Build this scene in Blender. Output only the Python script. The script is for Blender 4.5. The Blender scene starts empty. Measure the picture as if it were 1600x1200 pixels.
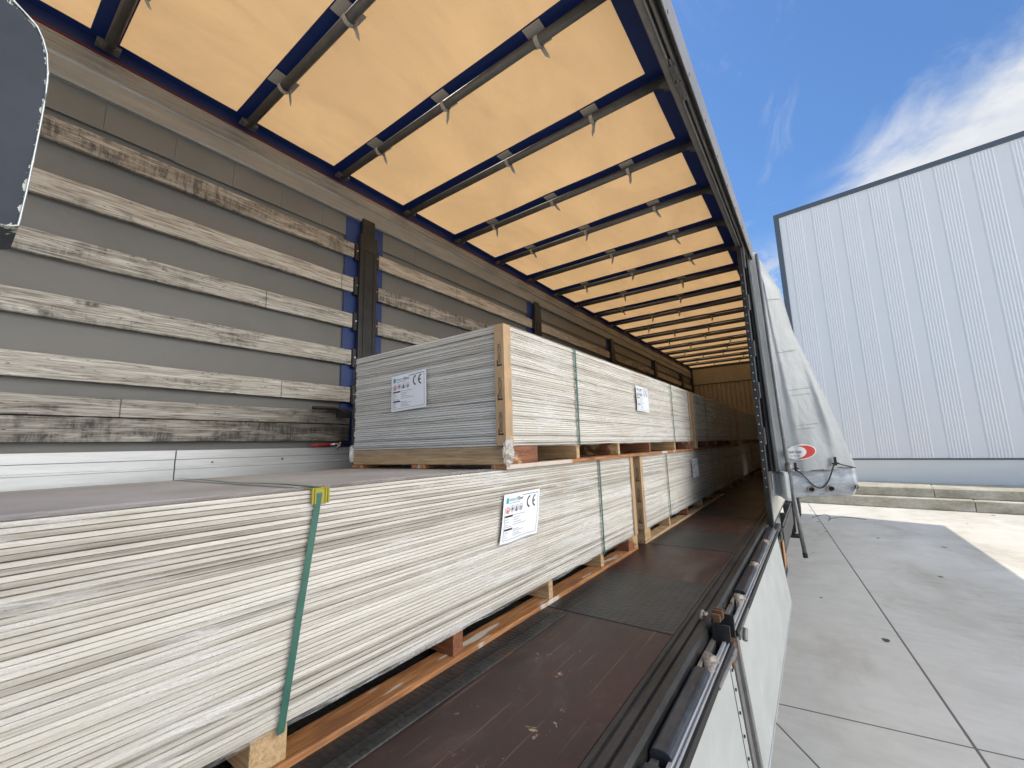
import bpy, math, random
from mathutils import Vector, Matrix, noise as mn
random.seed(7)
R = math.radians
sc = bpy.context.scene
col = sc.collection

# ---------------------------------------------------------------- camera
cam_d = bpy.data.cameras.new('camera'); cam = bpy.data.objects.new('camera', cam_d); col.objects.link(cam)
cam_d.sensor_width = 36; cam_d.lens = 14.612; cam_d.clip_start = .02; cam_d.clip_end = 3000
right = Vector((0.80993779, 0.58580018, -0.02896421))
down = Vector((-0.11051662, 0.10393072, -0.98842525))
fwd = Vector((-0.57600942, 0.80376399, 0.14891807))
M = Matrix.Identity(4)
for i in range(3):
    M[i][0] = right[i]; M[i][1] = -down[i]; M[i][2] = -fwd[i]
cam.matrix_world = M
sc.camera = cam

# ---------------------------------------------------------------- light
SUN = Vector((-2.5, .8, 4.43)).normalized()
sun_d = bpy.data.lights.new('sun', 'SUN'); sun_d.energy = 1.7; sun_d.angle = R(.5); sun_d.color = (1, .93, .82)
sun = bpy.data.objects.new('sun', sun_d); col.objects.link(sun)
sun.rotation_euler = SUN.to_track_quat('Z', 'Y').to_euler(); sun.location = (-20, 6, 30)
w = bpy.data.worlds.new("World"); sc.world = w; w.use_nodes = True
nt = w.node_tree; N = nt.nodes; L = nt.links
bg = N['Background']; bg.inputs[1].default_value = .09
sky = N.new('ShaderNodeTexSky'); sky.sky_type = 'NISHITA'; sky.sun_disc = False
sky.sun_elevation = math.asin(SUN.z); sky.sun_rotation = math.atan2(SUN.x, SUN.y)
sky.air_density = 1.2; sky.dust_density = .5; sky.ozone_density = 2.5
view_exposure = 1.14
sc.view_settings.view_transform = 'Standard'; sc.view_settings.look = 'None'
sc.view_settings.exposure = view_exposure; sc.view_settings.gamma = 1
sc.render.engine = 'CYCLES'
sc.cycles.max_bounces = 10; sc.cycles.transparent_max_bounces = 12; sc.cycles.diffuse_bounces = 5
sc.cycles.use_denoising = True


# ---------------------------------------------------------------- node helper
class NB:
    def __init__(s, nt): s.nt = nt
    def node(s, t, **k):
        n = s.nt.nodes.new(t)
        for a, b in k.items(): setattr(n, a, b)
        return n
    def put(s, sock, v):
        if hasattr(v, 'is_output'): s.nt.links.new(v, sock)
        elif isinstance(v, (tuple, list)):
            if len(sock.default_value) == 4 and len(v) == 3: v = (*v, 1)
            sock.default_value = v
        else: sock.default_value = v
    def math(s, op, a, b=0., c=0., clamp=False):
        n = s.node('ShaderNodeMath', operation=op, use_clamp=clamp)
        s.put(n.inputs[0], a); s.put(n.inputs[1], b); s.put(n.inputs[2], c); return n.outputs[0]
    def pos(s): return s.node('ShaderNodeNewGeometry').outputs['Position']
    def mapv(s, v, scale=(1, 1, 1), loc=(0, 0, 0), rot=(0, 0, 0)):
        n = s.node('ShaderNodeMapping'); s.put(n.inputs[0], v); n.inputs['Scale'].default_value = scale
        n.inputs['Location'].default_value = loc; n.inputs['Rotation'].default_value = rot; return n.outputs[0]
    def sep(s, v):
        n = s.node('ShaderNodeSeparateXYZ'); s.put(n.inputs[0], v); return n.outputs
    def comb(s, x, y, z):
        n = s.node('ShaderNodeCombineXYZ'); s.put(n.inputs[0], x); s.put(n.inputs[1], y); s.put(n.inputs[2], z); return n.outputs[0]
    def noise(s, v, scale=1, detail=4, rough=.55, dist=0, out=0):
        n = s.node('ShaderNodeTexNoise'); s.put(n.inputs['Vector'], v); n.inputs['Scale'].default_value = scale
        n.inputs['Detail'].default_value = detail; n.inputs['Roughness'].default_value = rough
        n.inputs['Distortion'].default_value = dist; return n.outputs[out]
    def voro(s, v, scale=1, feature='F1', out='Distance', rnd=1):
        n = s.node('ShaderNodeTexVoronoi', feature=feature); s.put(n.inputs['Vector'], v); n.inputs['Scale'].default_value = scale
        n.inputs['Randomness'].default_value = rnd; return n.outputs[out]
    def ramp(s, f, *st):
        n = s.node('ShaderNodeValToRGB'); s.put(n.inputs[0], f); e = n.color_ramp.elements
        while len(e) < len(st): e.new(.5)
        for k, (p, c) in enumerate(st):
            e[k].position = p
            if not isinstance(c, (tuple, list)): c = (c, c, c)
            e[k].color = (*c[:3], 1)
        return n.outputs[0]
    def step(s, f, a, b):
        n = s.node('ShaderNodeMapRange', interpolation_type='SMOOTHSTEP'); s.put(n.inputs[0], f)
        n.inputs[1].default_value = a; n.inputs[2].default_value = b; return n.outputs[0]
    def mix(s, f, a, b, mode='MIX'):
        n = s.node('ShaderNodeMix', data_type='RGBA', blend_type=mode); s.put(n.inputs[0], f)
        s.put(n.inputs[6], a); s.put(n.inputs[7], b); return n.outputs[2]
    def bump(s, h, strength=.3, dist=.01, nrm=None):
        n = s.node('ShaderNodeBump'); s.put(n.inputs['Height'], h); n.inputs['Strength'].default_value = strength
        n.inputs['Distance'].default_value = dist
        if nrm is not None: s.put(n.inputs['Normal'], nrm)
        return n.outputs[0]
    def rnd(s): return s.node('ShaderNodeObjectInfo').outputs['Random']


def mat(name, f, rough=.6, metal=0., **kw):
    m = bpy.data.materials.new(name); m.use_nodes = True
    b = NB(m.node_tree); p = m.node_tree.nodes['Principled BSDF']
    r = f(b, p) if callable(f) else f
    d = {'Roughness': rough, 'Metallic': metal}
    if isinstance(r, dict): d.update(r)
    elif r is not None: d['Base Color'] = r
    d.update(kw)
    for k, v in d.items(): b.put(p.inputs[k], v)
    return m


def dirty(c, c2, scale=6, sx=(1, 1, 1), lo=.35, hi=.7, bump=.15, bs=60, rough=.5, metal=0., rv=.2):
    def f(b, p):
        P = b.mapv(b.pos(), sx)
        n = b.noise(P, scale, 8, .65); n2 = b.noise(P, scale * 7, 5, .7)
        k = b.math('ADD', b.math('MULTIPLY', n, .65), b.math('MULTIPLY', n2, .35))
        return {'Base Color': b.ramp(k, (lo, c), (hi, c2)), 'Roughness': b.math('ADD', b.math('MULTIPLY', n2, rv), rough - rv / 2),
                'Normal': b.bump(b.noise(P, bs, 4), bump, .004), 'Metallic': metal}
    return f


# clouds
b = NB(nt)
D = b.node('ShaderNodeTexCoord').outputs['Generated']
dx, dy, dz = b.sep(D)
zc = b.math('MAXIMUM', dz, .03)
u = b.math('DIVIDE', dx, zc); v = b.math('DIVIDE', dy, zc)
P = b.comb(u, v, 0.)
n1 = b.noise(b.mapv(P, (1.5, 1.1, 1), rot=(0, 0, .7)), 1.5, 10, .6, .5)
n2 = b.noise(b.mapv(P, (1, .5, 1), (3.1, 2.2, 0), (0, 0, .5)), 3.2, 10, .66, .8)
s1 = b.math('ADD', b.math('MULTIPLY', u, .67), b.math('MULTIPLY', v, .74))
m1 = b.step(b.math('ADD', s1, b.math('MULTIPLY', b.math('SUBTRACT', n1, .5), 1.1)), 1.38, 1.85)
m2 = b.step(b.math('ADD', u, b.math('MULTIPLY', b.math('SUBTRACT', n2, .5), .35)), .0, .38)
big = b.math('MULTIPLY', m1, m2)
low = b.math('MULTIPLY', b.step(v, 2.2, 3.0), b.step(n2, .32, .56))
wis = b.math('MULTIPLY', b.step(n2, .54, .85), .55)
side = b.math('MINIMUM', b.math('MINIMUM', b.math('SUBTRACT', dx, .36), b.math('ADD', dy, .72)), b.math('ADD', b.math('SUBTRACT', .62, dy), b.math('MULTIPLY', dx, .3)))
fill_cloud = b.math('MULTIPLY', b.step(b.math('ADD', side, b.math('MULTIPLY', b.math('SUBTRACT', n1, .5), .3)), .0, .35), b.step(b.noise(D, 2.6, 8, .6), .30, .48))  # unseen bright cloud bank out of frame, added as fill light
cm = b.math('MAXIMUM', fill_cloud, b.math('MAXIMUM', big, b.math('MULTIPLY', low, .8)))
cm = b.math('MAXIMUM', cm, wis, clamp=True)
skyc = b.mix(1., sky.outputs[0], (.46, .63, .82), 'MULTIPLY')
cc = b.mix(b.step(n1, .3, .75), (3.5, 3.75, 4.1), (4.5, 4.55, 4.65))
cc = b.mix(fill_cloud, cc, (24., 23.5, 22.8))
b.put(bg.inputs[0], b.mix(cm, skyc, cc))

# ---------------------------------------------------------------- materials
def wood_weather(b, p):
    v = b.pos(); r = b.rnd()
    off = b.comb(b.math('MULTIPLY', r, 13.), b.math('MULTIPLY', r, 31.), 0.)
    a = b.node('ShaderNodeVectorMath', operation='ADD'); b.put(a.inputs[0], v); b.put(a.inputs[1], off); v = a.outputs[0]
    g = b.noise(b.mapv(v, (1, 1.1, 38)), 3.0, 9, .72, 1.1)
    fine = b.noise(b.mapv(v, (1, 7, 190)), 2.0, 5, .7, .3)
    blot = b.noise(b.mapv(v, (1, 1.2, 6.5)), 2.1, 9, .70, .9)
    cross = b.noise(b.mapv(v, (1, 16, 3.5)), 1.7, 7, .78, .6)
    spot = b.voro(b.mapv(v, (1, 4, 14)), 3.2)
    base = b.ramp(g, (.30, (.09, .075, .058)), (.41, (.25, .225, .185)), (.51, (.46, .44, .39)), (.66, (.72, .71, .67)))
    base = b.mix(b.step(fine, .60, .78), base, (.10, .08, .06))
    d = b.math('MULTIPLY', b.step(b.math('ADD', blot, b.math('MULTIPLY', b.math('SUBTRACT', r, .5), .16)), .47, .66), b.math('ADD', b.math('MULTIPLY', b.step(cross, .42, .60), .6), .4))
    base = b.mix(b.math('MULTIPLY', d, .9), base, (.05, .046, .042))
    base = b.mix(b.math('MULTIPLY', b.step(spot, .15, .05), b.step(g, .40, .5)), base, (.06, .045, .035))
    yy = b.sep(v)[1]
    cr = b.math('ABSOLUTE', b.math('SUBTRACT', b.math('FRACT', b.math('MULTIPLY', yy, .47)), .5))
    base = b.mix(b.math('MULTIPLY', b.step(cr, .0022, .0008), .7), base, (.04, .035, .03))
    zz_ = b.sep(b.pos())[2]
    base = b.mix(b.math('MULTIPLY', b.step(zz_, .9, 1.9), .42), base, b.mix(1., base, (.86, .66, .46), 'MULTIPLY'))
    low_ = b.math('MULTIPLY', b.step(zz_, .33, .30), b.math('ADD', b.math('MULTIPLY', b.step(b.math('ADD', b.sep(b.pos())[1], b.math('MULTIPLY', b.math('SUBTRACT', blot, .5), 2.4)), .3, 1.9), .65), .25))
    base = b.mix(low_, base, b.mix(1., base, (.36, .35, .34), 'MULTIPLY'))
    base = b.mix(b.math('MULTIPLY', r, .30), base, b.mix(1., base, (.62, .60, .58), 'MULTIPLY'))
    return {'Base Color': base, 'Roughness': .72, 'Normal': b.bump(b.math('ADD', g, b.math('MULTIPLY', fine, .6)), .55, .003)}
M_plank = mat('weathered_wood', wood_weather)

def pallet_wood(axis):
    def f(b, p):
        v = b.pos(); r = b.rnd()
        off = b.comb(b.math('MULTIPLY', r, 17.), b.math('MULTIPLY', r, 5.), b.math('MULTIPLY', r, 9.))
        a = b.node('ShaderNodeVectorMath', operation='ADD'); b.put(a.inputs[0], v); b.put(a.inputs[1], off); v = a.outputs[0]
        sc_ = {'y': (30, 1.5, 30), 'x': (1.5, 30, 30)}[axis]
        g = b.noise(b.mapv(v, sc_), 3., 7, .6, .8)
        bl = b.noise(v, 6, 6, .6)
        tan = b.ramp(g, (.3, (.30, .185, .09)), (.55, (.50, .34, .18)), (.75, (.60, .45, .27)))
        red = b.ramp(g, (.3, (.10, .035, .018)), (.6, (.26, .10, .045)), (.8, (.36, .16, .075)))
        c = b.mix(b.step(b.math('ADD', r, b.math('MULTIPLY', b.math('SUBTRACT', bl, .5), .9)), .60, .68), tan, red)
        c = b.mix(b.math('MULTIPLY', b.step(bl, .6, .75), .5), c, (.07, .045, .03))
        return {'Base Color': c, 'Roughness': .68, 'Normal': b.bump(g, .35, .002)}
    return f
def pal_near(b, p):
    v = b.pos(); x, y, z = b.sep(v)
    g = b.noise(b.mapv(v, (30, 1.5, 30)), 3., 7, .6, .8); bl = b.noise(b.mapv(v, (3, 1, 3)), 3.1, 6, .6)
    c = b.ramp(g, (.3, (.17, .062, .022)), (.55, (.40, .18, .065)), (.75, (.52, .29, .13)))
    c = b.mix(b.math('MULTIPLY', b.step(bl, .50, .62), .55), c, (.17, .07, .035))
    pt = b.noise(b.comb(0., b.math('MULTIPLY', y, 1.), b.math('MULTIPLY', x, 7.)), 2.4, 3, .5)
    c = b.mix(b.math('MULTIPLY', b.step(pt, .56, .60), .85), c, (.62, .57, .50))
    return {'Base Color': c, 'Roughness': .65, 'Normal': b.bump(g, .35, .002)}
M_pal_near = mat('pallet_wood_amber', pal_near)
M_pal_x = mat('pallet_wood_cross', pallet_wood('x')); M_pal_y = mat('pallet_wood_long', pallet_wood('y'))

def boards(b, p):
    x, y, z = b.sep(b.pos())
    lay = b.math('FLOOR', b.math('DIVIDE', z, .01195))
    wn = b.node('ShaderNodeTexWhiteNoise', noise_dimensions='1D'); b.put(wn.inputs['W'], lay); q = wn.outputs[0]
    st = b.noise(b.mapv(b.pos(), (1.2, 1.2, 70)), 1.5, 6, .65, .5)
    bl = b.noise(b.pos(), 1.6, 6, .6)
    c = b.ramp(b.math('ADD', b.math('MULTIPLY', st, .7), b.math('MULTIPLY', q, .3)),
               (.28, (.31, .28, .24)), (.42, (.61, .58, .525)), (.58, (.82, .80, .755)))
    c = b.mix(b.math('MULTIPLY', b.step(bl, .52, .72), .45), c, (.46, .37, .25))
    fine = b.noise(b.pos(), 140, 3, .6)
    return {'Base Color': c, 'Roughness': .85, 'Normal': b.bump(fine, .25, .002)}
M_board = mat('fibre_cement_edge', boards)

def boardtop(b, p):
    n = b.noise(b.mapv(b.pos(), (1, 1, 1)), 2.5, 8, .6); f = b.noise(b.pos(), 45, 5, .7)
    c = b.ramp(n, (.35, (.36, .35, .345)), (.65, (.50, .49, .48)))
    return {'Base Color': b.mix(b.math('MULTIPLY', f, .18), c, (.22, .21, .2)), 'Roughness': .6, 'Normal': b.bump(f, .15, .002)}
M_btop = mat('fibre_cement_face', boardtop)

def film(name, hazeamt, tilt=.06, lo=.45):
    m = bpy.data.materials.new(name); m.use_nodes = True
    b = NB(m.node_tree); nt_ = m.node_tree; p = nt_.nodes['Principled BSDF']; out = nt_.nodes['Material Output']
    x, y, z = b.sep(b.pos())
    h = b.math('ADD', x, y)
    wv = b.noise(b.comb(h, 0., b.math('MULTIPLY', z, 1.5)), 1.3, 4, .5)
    zz = b.math('ADD', z, b.math('ADD', b.math('MULTIPLY', wv, .085), b.math('MULTIPLY', h, tilt)))
    s3 = b.noise(b.comb(h, 7., b.math('MULTIPLY', z, 6)), 2.2, 4, .6)
    s1 = b.noise(b.comb(b.math('MULTIPLY', h, 1.5), 0., b.math('MULTIPLY', zz, 66)), 1., 9, .74, .25)
    s2 = b.noise(b.comb(b.math('MULTIPLY', h, 4.5), 3., b.math('MULTIPLY', zz, 130)), 1., 6, .7, .6)
    s4 = b.noise(b.comb(b.math('MULTIPLY', h, 95), 3., b.math('MULTIPLY', zz, 170)), 1., 3, .7, .6)
    ridge = b.math('ADD', b.math('MULTIPLY', s1, .58), b.math('ADD', b.math('MULTIPLY', s2, .30), b.math('MULTIPLY', b.math('MULTIPLY', s4, .12), b.step(s3, .42, .6))))
    nrm = b.bump(ridge, .7, .014)
    nrm = b.bump(b.noise(b.comb(b.math('MULTIPLY', h, 60), 0., b.math('MULTIPLY', zz, 150)), 1., 4, .7), .6, .004, nrm)
    st_ = b.noise(b.comb(b.math('MULTIPLY', h, .8), 9., b.math('MULTIPLY', z, 2.2)), 1.6, 6, .65, .4)
    fc = b.ramp(b.math('ADD', ridge, b.math('MULTIPLY', b.math('SUBTRACT', s4, .5), .10)), (.36, (.42, .385, .33)), (.43, (.74, .715, .67)), (.50, (.93, .92, .89)), (.62, (1., 1., 1.)))
    fc = b.mix(b.math('MULTIPLY', b.step(st_, .50, .68), .30), fc, (.55, .43, .27))
    b.put(p.inputs['Base Color'], fc); b.put(p.inputs['Roughness'], .24); b.put(p.inputs['Normal'], nrm)
    b.put(p.inputs['IOR'], 1.5)
    tr = b.node('ShaderNodeBsdfTransparent'); tr.inputs[0].default_value = (.97, .97, .965, 1)
    fr = b.node('ShaderNodeFresnel'); fr.inputs[0].default_value = 1.45; b.put(fr.inputs['Normal'], nrm)
    hz = b.math('MULTIPLY', b.math('ADD', b.math('MULTIPLY', b.step(ridge, lo, lo + .16), .45), b.math('MULTIPLY', b.step(s3, .44, .66), .22)), hazeamt)
    fac = b.math('MAXIMUM', b.math('ADD', b.math('MULTIPLY', fr.outputs[0], .8 if hazeamt > .5 else .35), .03), hz, clamp=True)
    mx = b.node('ShaderNodeMixShader'); b.put(mx.inputs[0], fac); b.put(mx.inputs[1], tr.outputs[0]); b.put(mx.inputs[2], p.outputs[0])
    b.put(out.inputs[0], mx.outputs[0]); return m
M_film = film('stretch_film', .98, .035, .45)
M_film_end = film('stretch_film_end', .22, .01, .52)
M_film2 = film('crumpled_film', .9, .3, .35)

def tarp(c, trans, c_t=None, bumpk=.3, rough=.5, scale=3., mott=0.):
    def f(name):
        m = bpy.data.materials.new(name); m.use_nodes = True
        b = NB(m.node_tree); nt_ = m.node_tree; p = nt_.nodes['Principled BSDF']; out = nt_.nodes['Material Output']
        n = b.noise(b.mapv(b.pos(), (1, .5, .6)), scale, 8, .6, .6); d = b.noise(b.pos(), 12, 6, .7)
        cc = b.mix(b.step(n, .35, .7), tuple(k * .88 for k in c), c)
        cc = b.mix(b.math('MULTIPLY', b.step(d, .55, .8), .18), cc, tuple(k * .4 for k in c))
        weave = b.noise(b.pos(), 400, 2, .5)
        nr = b.bump(weave, .12, .001, b.bump(n, bumpk, .05))
        b.put(p.inputs['Base Color'], cc); b.put(p.inputs['Roughness'], rough); b.put(p.inputs['Normal'], nr)
        if trans:
            t = b.node('ShaderNodeBsdfTranslucent')
            c2 = c_t or c
            b.put(t.inputs[0], b.mix(b.math('MULTIPLY', b.step(b.noise(b.mapv(b.pos(), (1, .35, 1), rot=(0, 0, .5)), 3.4, 8, .68, .8), .42, .72), mott), b.mix(b.step(n, .3, .75), tuple(k * .86 for k in c2), c2), tuple(k * .62 for k in c2)))
            mx = b.node('ShaderNodeMixShader'); mx.inputs[0].default_value = trans
            b.put(mx.inputs[1], p.outputs[0]); b.put(mx.inputs[2], t.outputs[0]); b.put(out.inputs[0], mx.outputs[0])
        return m
    return f
M_roof = tarp((.50, .42, .31), .45, (.80, .475, .20), .7, .5, 2.2, .45)('roof_fabric_cream')
M_roofblue = tarp((.008, .022, .10), .06, (.002, .012, .08), .2)('roof_fabric_blue')
M_wallgrey = tarp((.165, .162, .152), .01, (.2, .2, .19), .2)('curtain_grey_inside')
M_wallband = tarp((.175, .173, .162), .02, (.25, .25, .22), .1, .35)('curtain_band')
M_blue = tarp((.018, .045, .17), .0, None, .1)('curtain_blue_webbing')
M_curtain = tarp((.43, .445, .44), .02, (.4, .42, .42), .5, .38, 2.)('curtain_grey_outside')
M_curtin = mat('grimy_shaded_pleats', dirty((.035, .034, .032), (.15, .148, .14), 4, (1, 1, .6), .35, .7, .2, 60, .6))  # shade between the inner pleats painted into the colour along with grime
M_hem = mat('curtain_hem', dirty((.26, .27, .28), (.52, .54, .56), 5, (1, 1, 3), .35, .6, .5, 12, .3))
M_red = mat('red_webbing', (.13, .008, .010), .7)

M_alu = mat('aluminium_rail', dirty((.20, .195, .185), (.38, .375, .355), 3, (1, .5, 5), .3, .68, .15, 90, .5, .25))
M_alub = mat('aluminium_sideboard', dirty((.40, .42, .43), (.60, .62, .63), 2.5, (1, .4, 5), .25, .6, .06, 90, .36, .35))
M_alud = mat('dull_aluminium', dirty((.16, .155, .15), (.30, .29, .28), 5, (1, .5, 3), .3, .7, .15, 60, .5, .6))
M_post = mat('black_steel', dirty((.016, .016, .017), (.045, .044, .042), 7, (1, 1, 1), .4, .75, .1, 40, .42, .2))
M_tube = mat('grey_bow_tube', dirty((.075, .075, .07), (.15, .145, .135), 8, (1, 1, 1), .3, .7, .15, 60, .5, .4))
M_clip = mat('nylon_clip', (.38, .36, .32), .5)
M_steel = mat('worn_steel_edge', dirty((.022, .022, .022), (.085, .083, .08), 4, (2, .6, 1), .38, .72, .3, 70, .45, .5))
M_blueSteel = mat('blue_black_rail', dirty((.030, .034, .042), (.125, .135, .150), 7, (1, .5, 2), .38, .75, .25, 50, .36, .5))
M_rust = mat('rusty_steel', dirty((.05, .025, .015), (.19, .085, .035), 18, (1, 1, 1), .35, .65, .6, 60, .8))
M_latch = mat('worn_latch', dirty((.16, .13, .10), (.42, .38, .33), 30, (1, 1, 1), .35, .65, .4, 90, .5, .5))
M_rubber = mat('black_rubber', (.012, .012, .012), .6)
M_hole = mat('dark_hole', (.006, .006, .005), .8)
M_chrome = mat('bright_steel', (.6, .6, .6), .25, .9)

def slate(b, p):
    x, y, z = b.sep(b.pos())
    n = b.noise(b.pos(), 9, 7, .6)
    e = b.noise(b.mapv(b.pos(), (1, 1, .7)), 150, 5, .7)
    at = b.node('ShaderNodeAttribute', attribute_name='edge').outputs['Fac']
    k = b.math('MULTIPLY', b.step(b.math('ADD', at, b.math('MULTIPLY', b.math('SUBTRACT', e, .5), 2.6)), .86, .92), 1.)
    c = b.ramp(n, (.3, (.022, .027, .038)), (.7, (.045, .052, .068)))
    return {'Base Color': b.mix(k, c, (.45, .47, .42)), 'Roughness': .6, 'Specular IOR Level': .25, 'Normal': b.bump(b.math('ADD', n, k), .3, .002)}
M_slate = mat('scratched_slate_paint', slate)

def panel(b, p):
    v = b.pos()
    n = b.noise(b.mapv(v, (1, .7, 1.2)), 3, 8, .6); d = b.noise(b.mapv(v, (1, 5, 1.5)), 5, 6, .7, .5)
    sp = b.voro(b.mapv(v, (1, 1, 1)), 13)
    sc_ = b.noise(b.mapv(v, (1, 22, 2), rot=(.35, 0, 0)), 1.5, 3, .6)
    c = b.ramp(n, (.3, (.40, .42, .40)), (.7, (.52, .54, .52)))
    c = b.mix(b.math('MULTIPLY', b.step(d, .55, .8), .45), c, (.25, .26, .25))
    c = b.mix(b.math('MULTIPLY', b.step(sc_, .70, .73), .7), c, (.78, .79, .78))
    c = b.mix(b.step(sp, .045, .025), c, (.05, .05, .05))
    return {'Base Color': c, 'Roughness': .45, 'Metallic': .15, 'Normal': b.bump(n, .1, .01)}
M_panel = mat('sideboard_face', panel)
M_cream = mat('cream_sideboard', dirty((.40, .39, .35), (.60, .59, .54), 4, (1, .4, 2), .3, .6, .1, 60, .45, .1))

def plywood(b, p):
    v = b.pos(); x, y, z = b.sep(v)
    n = b.noise(b.mapv(v, (1.2, .8, 1)), 3, 9, .65, .3); f = b.noise(v, 55, 5, .7); dust = b.noise(b.mapv(v, (1.5, .6, 1)), 2.2, 8, .7, .7)
    c = b.ramp(n, (.3, (.015, .006, .0055)), (.55, (.036, .013, .0115)), (.78, (.058, .029, .026)))
    c = b.mix(b.math('MULTIPLY', b.step(dust, .52, .78), .28), c, (.15, .13, .115))
    wear = b.noise(b.mapv(v, (2.2, 1., 1)), 1.9, 9, .74, 1.2)
    c = b.mix(b.math('MULTIPLY', b.step(wear, .50, .74), .40), c, (.11, .085, .075))
    c = b.mix(b.math('MULTIPLY', b.step(wear, .46, .34), .6), c, (.010, .008, .008))
    for rot, sy, th, w_ in ((.12, .9, .752, .32), (-.62, 1.1, .762, .30), (1.2, 1.3, .765, .28)):
        s = b.noise(b.mapv(v, (70, sy, 1), rot=(0, 0, rot)), 1, 3, .55, .2)
        c = b.mix(b.math('MULTIPLY', b.step(s, th - .085, th - .07), w_), c, (.30, .21, .13))
    chip = b.noise(b.mapv(v, (1, 1, 1)), 16, 6, .75, .6)
    area = b.noise(v, 1.7, 2, .5)
    c = b.mix(b.math('MULTIPLY', b.step(chip, .64, .66), b.step(area, .50, .56)), c, (.36, .26, .17))
    return {'Base Color': c, 'Roughness': b.math('ADD', b.math('MULTIPLY', n, .35), .27), 'Normal': b.bump(b.math('ADD', n, b.math('MULTIPLY', f, .4)), .22, .004)}
M_ply = mat('phenolic_plywood', plywood)

def tread(b, p):
    v = b.pos()
    n = b.noise(v, 5, 8, .65)
    wv = b.voro(b.mapv(v, (26, 46, 1)), 1., 'F1', 'Distance', .35)
    k = b.step(wv, .55, .25)
    c = b.ramp(n, (.3, (.020, .022, .023)), (.7, (.062, .065, .065)))
    c = b.mix(b.math('MULTIPLY', k, .22), c, (.085, .09, .09))
    c = b.mix(b.math('MULTIPLY', b.step(b.noise(v, 2.4, 5, .6), .6, .75), .6), c, (.10, .055, .025))
    return {'Base Color': c, 'Roughness': .42, 'Metallic': .5, 'Normal': b.bump(k, .35, .003)}
M_tread = mat('tread_plate', tread)

def concrete(b, p):
    v = b.pos(); x, y, z = b.sep(v)
    n = b.noise(b.mapv(v, (.5, .28, 1)), 1., 10, .62, .8); m_ = b.noise(v, 2.6, 8, .7, .6); f = b.noise(v, 38, 5, .7); br = b.noise(b.mapv(v, (1.6, 9, 1), rot=(0, 0, .3)), 1.6, 6, .7)
    k = b.math('ADD', b.math('MULTIPLY', n, .55), b.math('ADD', b.math('MULTIPLY', m_, .25), b.math('MULTIPLY', br, .2)))
    c = b.ramp(k, (.32, (.40, .355, .27)), (.44, (.56, .52, .44)), (.60, (.68, .64, .555)))
    st = b.noise(b.mapv(v, (.8, .5, 1), (5, 3, 0)), 1.1, 7, .65, .5)
    c = b.mix(b.math('MULTIPLY', b.step(st, .50, .72), .34), c, (.30, .245, .17))
    sp = b.voro(b.mapv(v, (1.4, 1.2, 1)), 1.3); spn = b.noise(v, 9, 3, .6)
    c = b.mix(b.step(b.math('ADD', sp, b.math('MULTIPLY', spn, .16)), .165, .135), c, (.055, .052, .048))
    def line(px, py, qx, qy, wd, seg=False):
        l = math.hypot(qx - px, qy - py); nx, ny = -(qy - py) / l, (qx - px) / l
        e = b.math('ADD', b.math('MULTIPLY', b.math('SUBTRACT', x, px), nx), b.math('MULTIPLY', b.math('SUBTRACT', y, py), ny))
        if seg: e = b.math('ADD', e, b.math('MULTIPLY', b.math('SUBTRACT', b.noise(v, 3, 3, .6), .5), .25))
        e = b.math('ABSOLUTE', e)
        if seg:
            t = b.math('ADD', b.math('MULTIPLY', b.math('SUBTRACT', x, px), (qx - px) / l), b.math('MULTIPLY', b.math('SUBTRACT', y, py), (qy - py) / l))
            e = b.math('ADD', e, b.math('MULTIPLY', b.math('GREATER_THAN', t, l + 1.), 9.))
            e = b.math('ADD', e, b.math('MULTIPLY', b.math('LESS_THAN', t, -.5), 9.))
        return b.step(e, wd, wd * .45)
    j1 = line(-.353, 15.57, .617, 4.1, .012); j2 = line(-.443, 3.998, .825, 4.151, .010); j3 = line(-.447, 3.73, -.202, 3.393, .009)
    j4 = line(-.443 + .45, 3.998 - 5.2, .825 + .45, 4.151 - 5.2, .012); j5 = line(-.353 + 5.2, 15.57, .617 + 5.2, 4.1, .012)
    j = b.math('MAXIMUM', b.math('MAXIMUM', j1, j2), b.math('MAXIMUM', j3, b.math('MAXIMUM', j4, j5)))
    c = b.mix(b.math('MULTIPLY', j, .85), c, (.06, .055, .05))
    h = b.math('SUBTRACT', b.math('ADD', b.math('MULTIPLY', m_, .5), b.math('MULTIPLY', f, .25)), b.math('MULTIPLY', j, .9))
    return {'Base Color': c, 'Roughness': .78, 'Normal': b.bump(h, .3, .01)}
M_conc = mat('yard_concrete', concrete)
M_curb = mat('kerb_concrete', dirty((.27, .23, .15), (.58, .54, .44), 1.6, (1, 1, 2), .35, .62, .4, 25, .85))
M_clad = mat('white_cladding', dirty((.82, .80, .765), (.86, .84, .805), .6, (1, 1, .3), .3, .7, .02, 50, .4))
M_trim = mat('grey_trim', (.10, .12, .14), .5)
M_plinth = mat('plinth_panel', dirty((.76, .74, .68), (.82, .80, .74), .7, (.4, .4, 1), .3, .7, .08, 8, .6))
M_green = mat('green_strap', dirty((.028, .10, .075), (.05, .15, .115), 20, (1, 1, 1), .3, .7, .1, 200, .35))
M_yellow = mat('yellow_edge_guard', (.32, .28, .025), .4)
M_card = mat('cardboard', dirty((.38, .24, .125), (.52, .36, .21), 10, (1, 1, .6), .3, .7, .2, 80, .7))
M_ink = mat('black_ink', (.02, .02, .022), .5)
M_grey = mat('grey_ink', (.25, .26, .28), .5)
M_teal = mat('teal_ink', (.05, .38, .40), .5)
M_redink = mat('red_ink', (.55, .03, .02), .5)
M_paper = mat('label_paper', (.78, .81, .86), .35)
M_orange = mat('orange_reflective', (.55, .22, .05), .4)
M_bulk = mat('bulkhead_panel', dirty((.30, .26, .19), (.42, .37, .28), 2, (1, 1, .5), .3, .7, .1, 40, .5))
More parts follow.
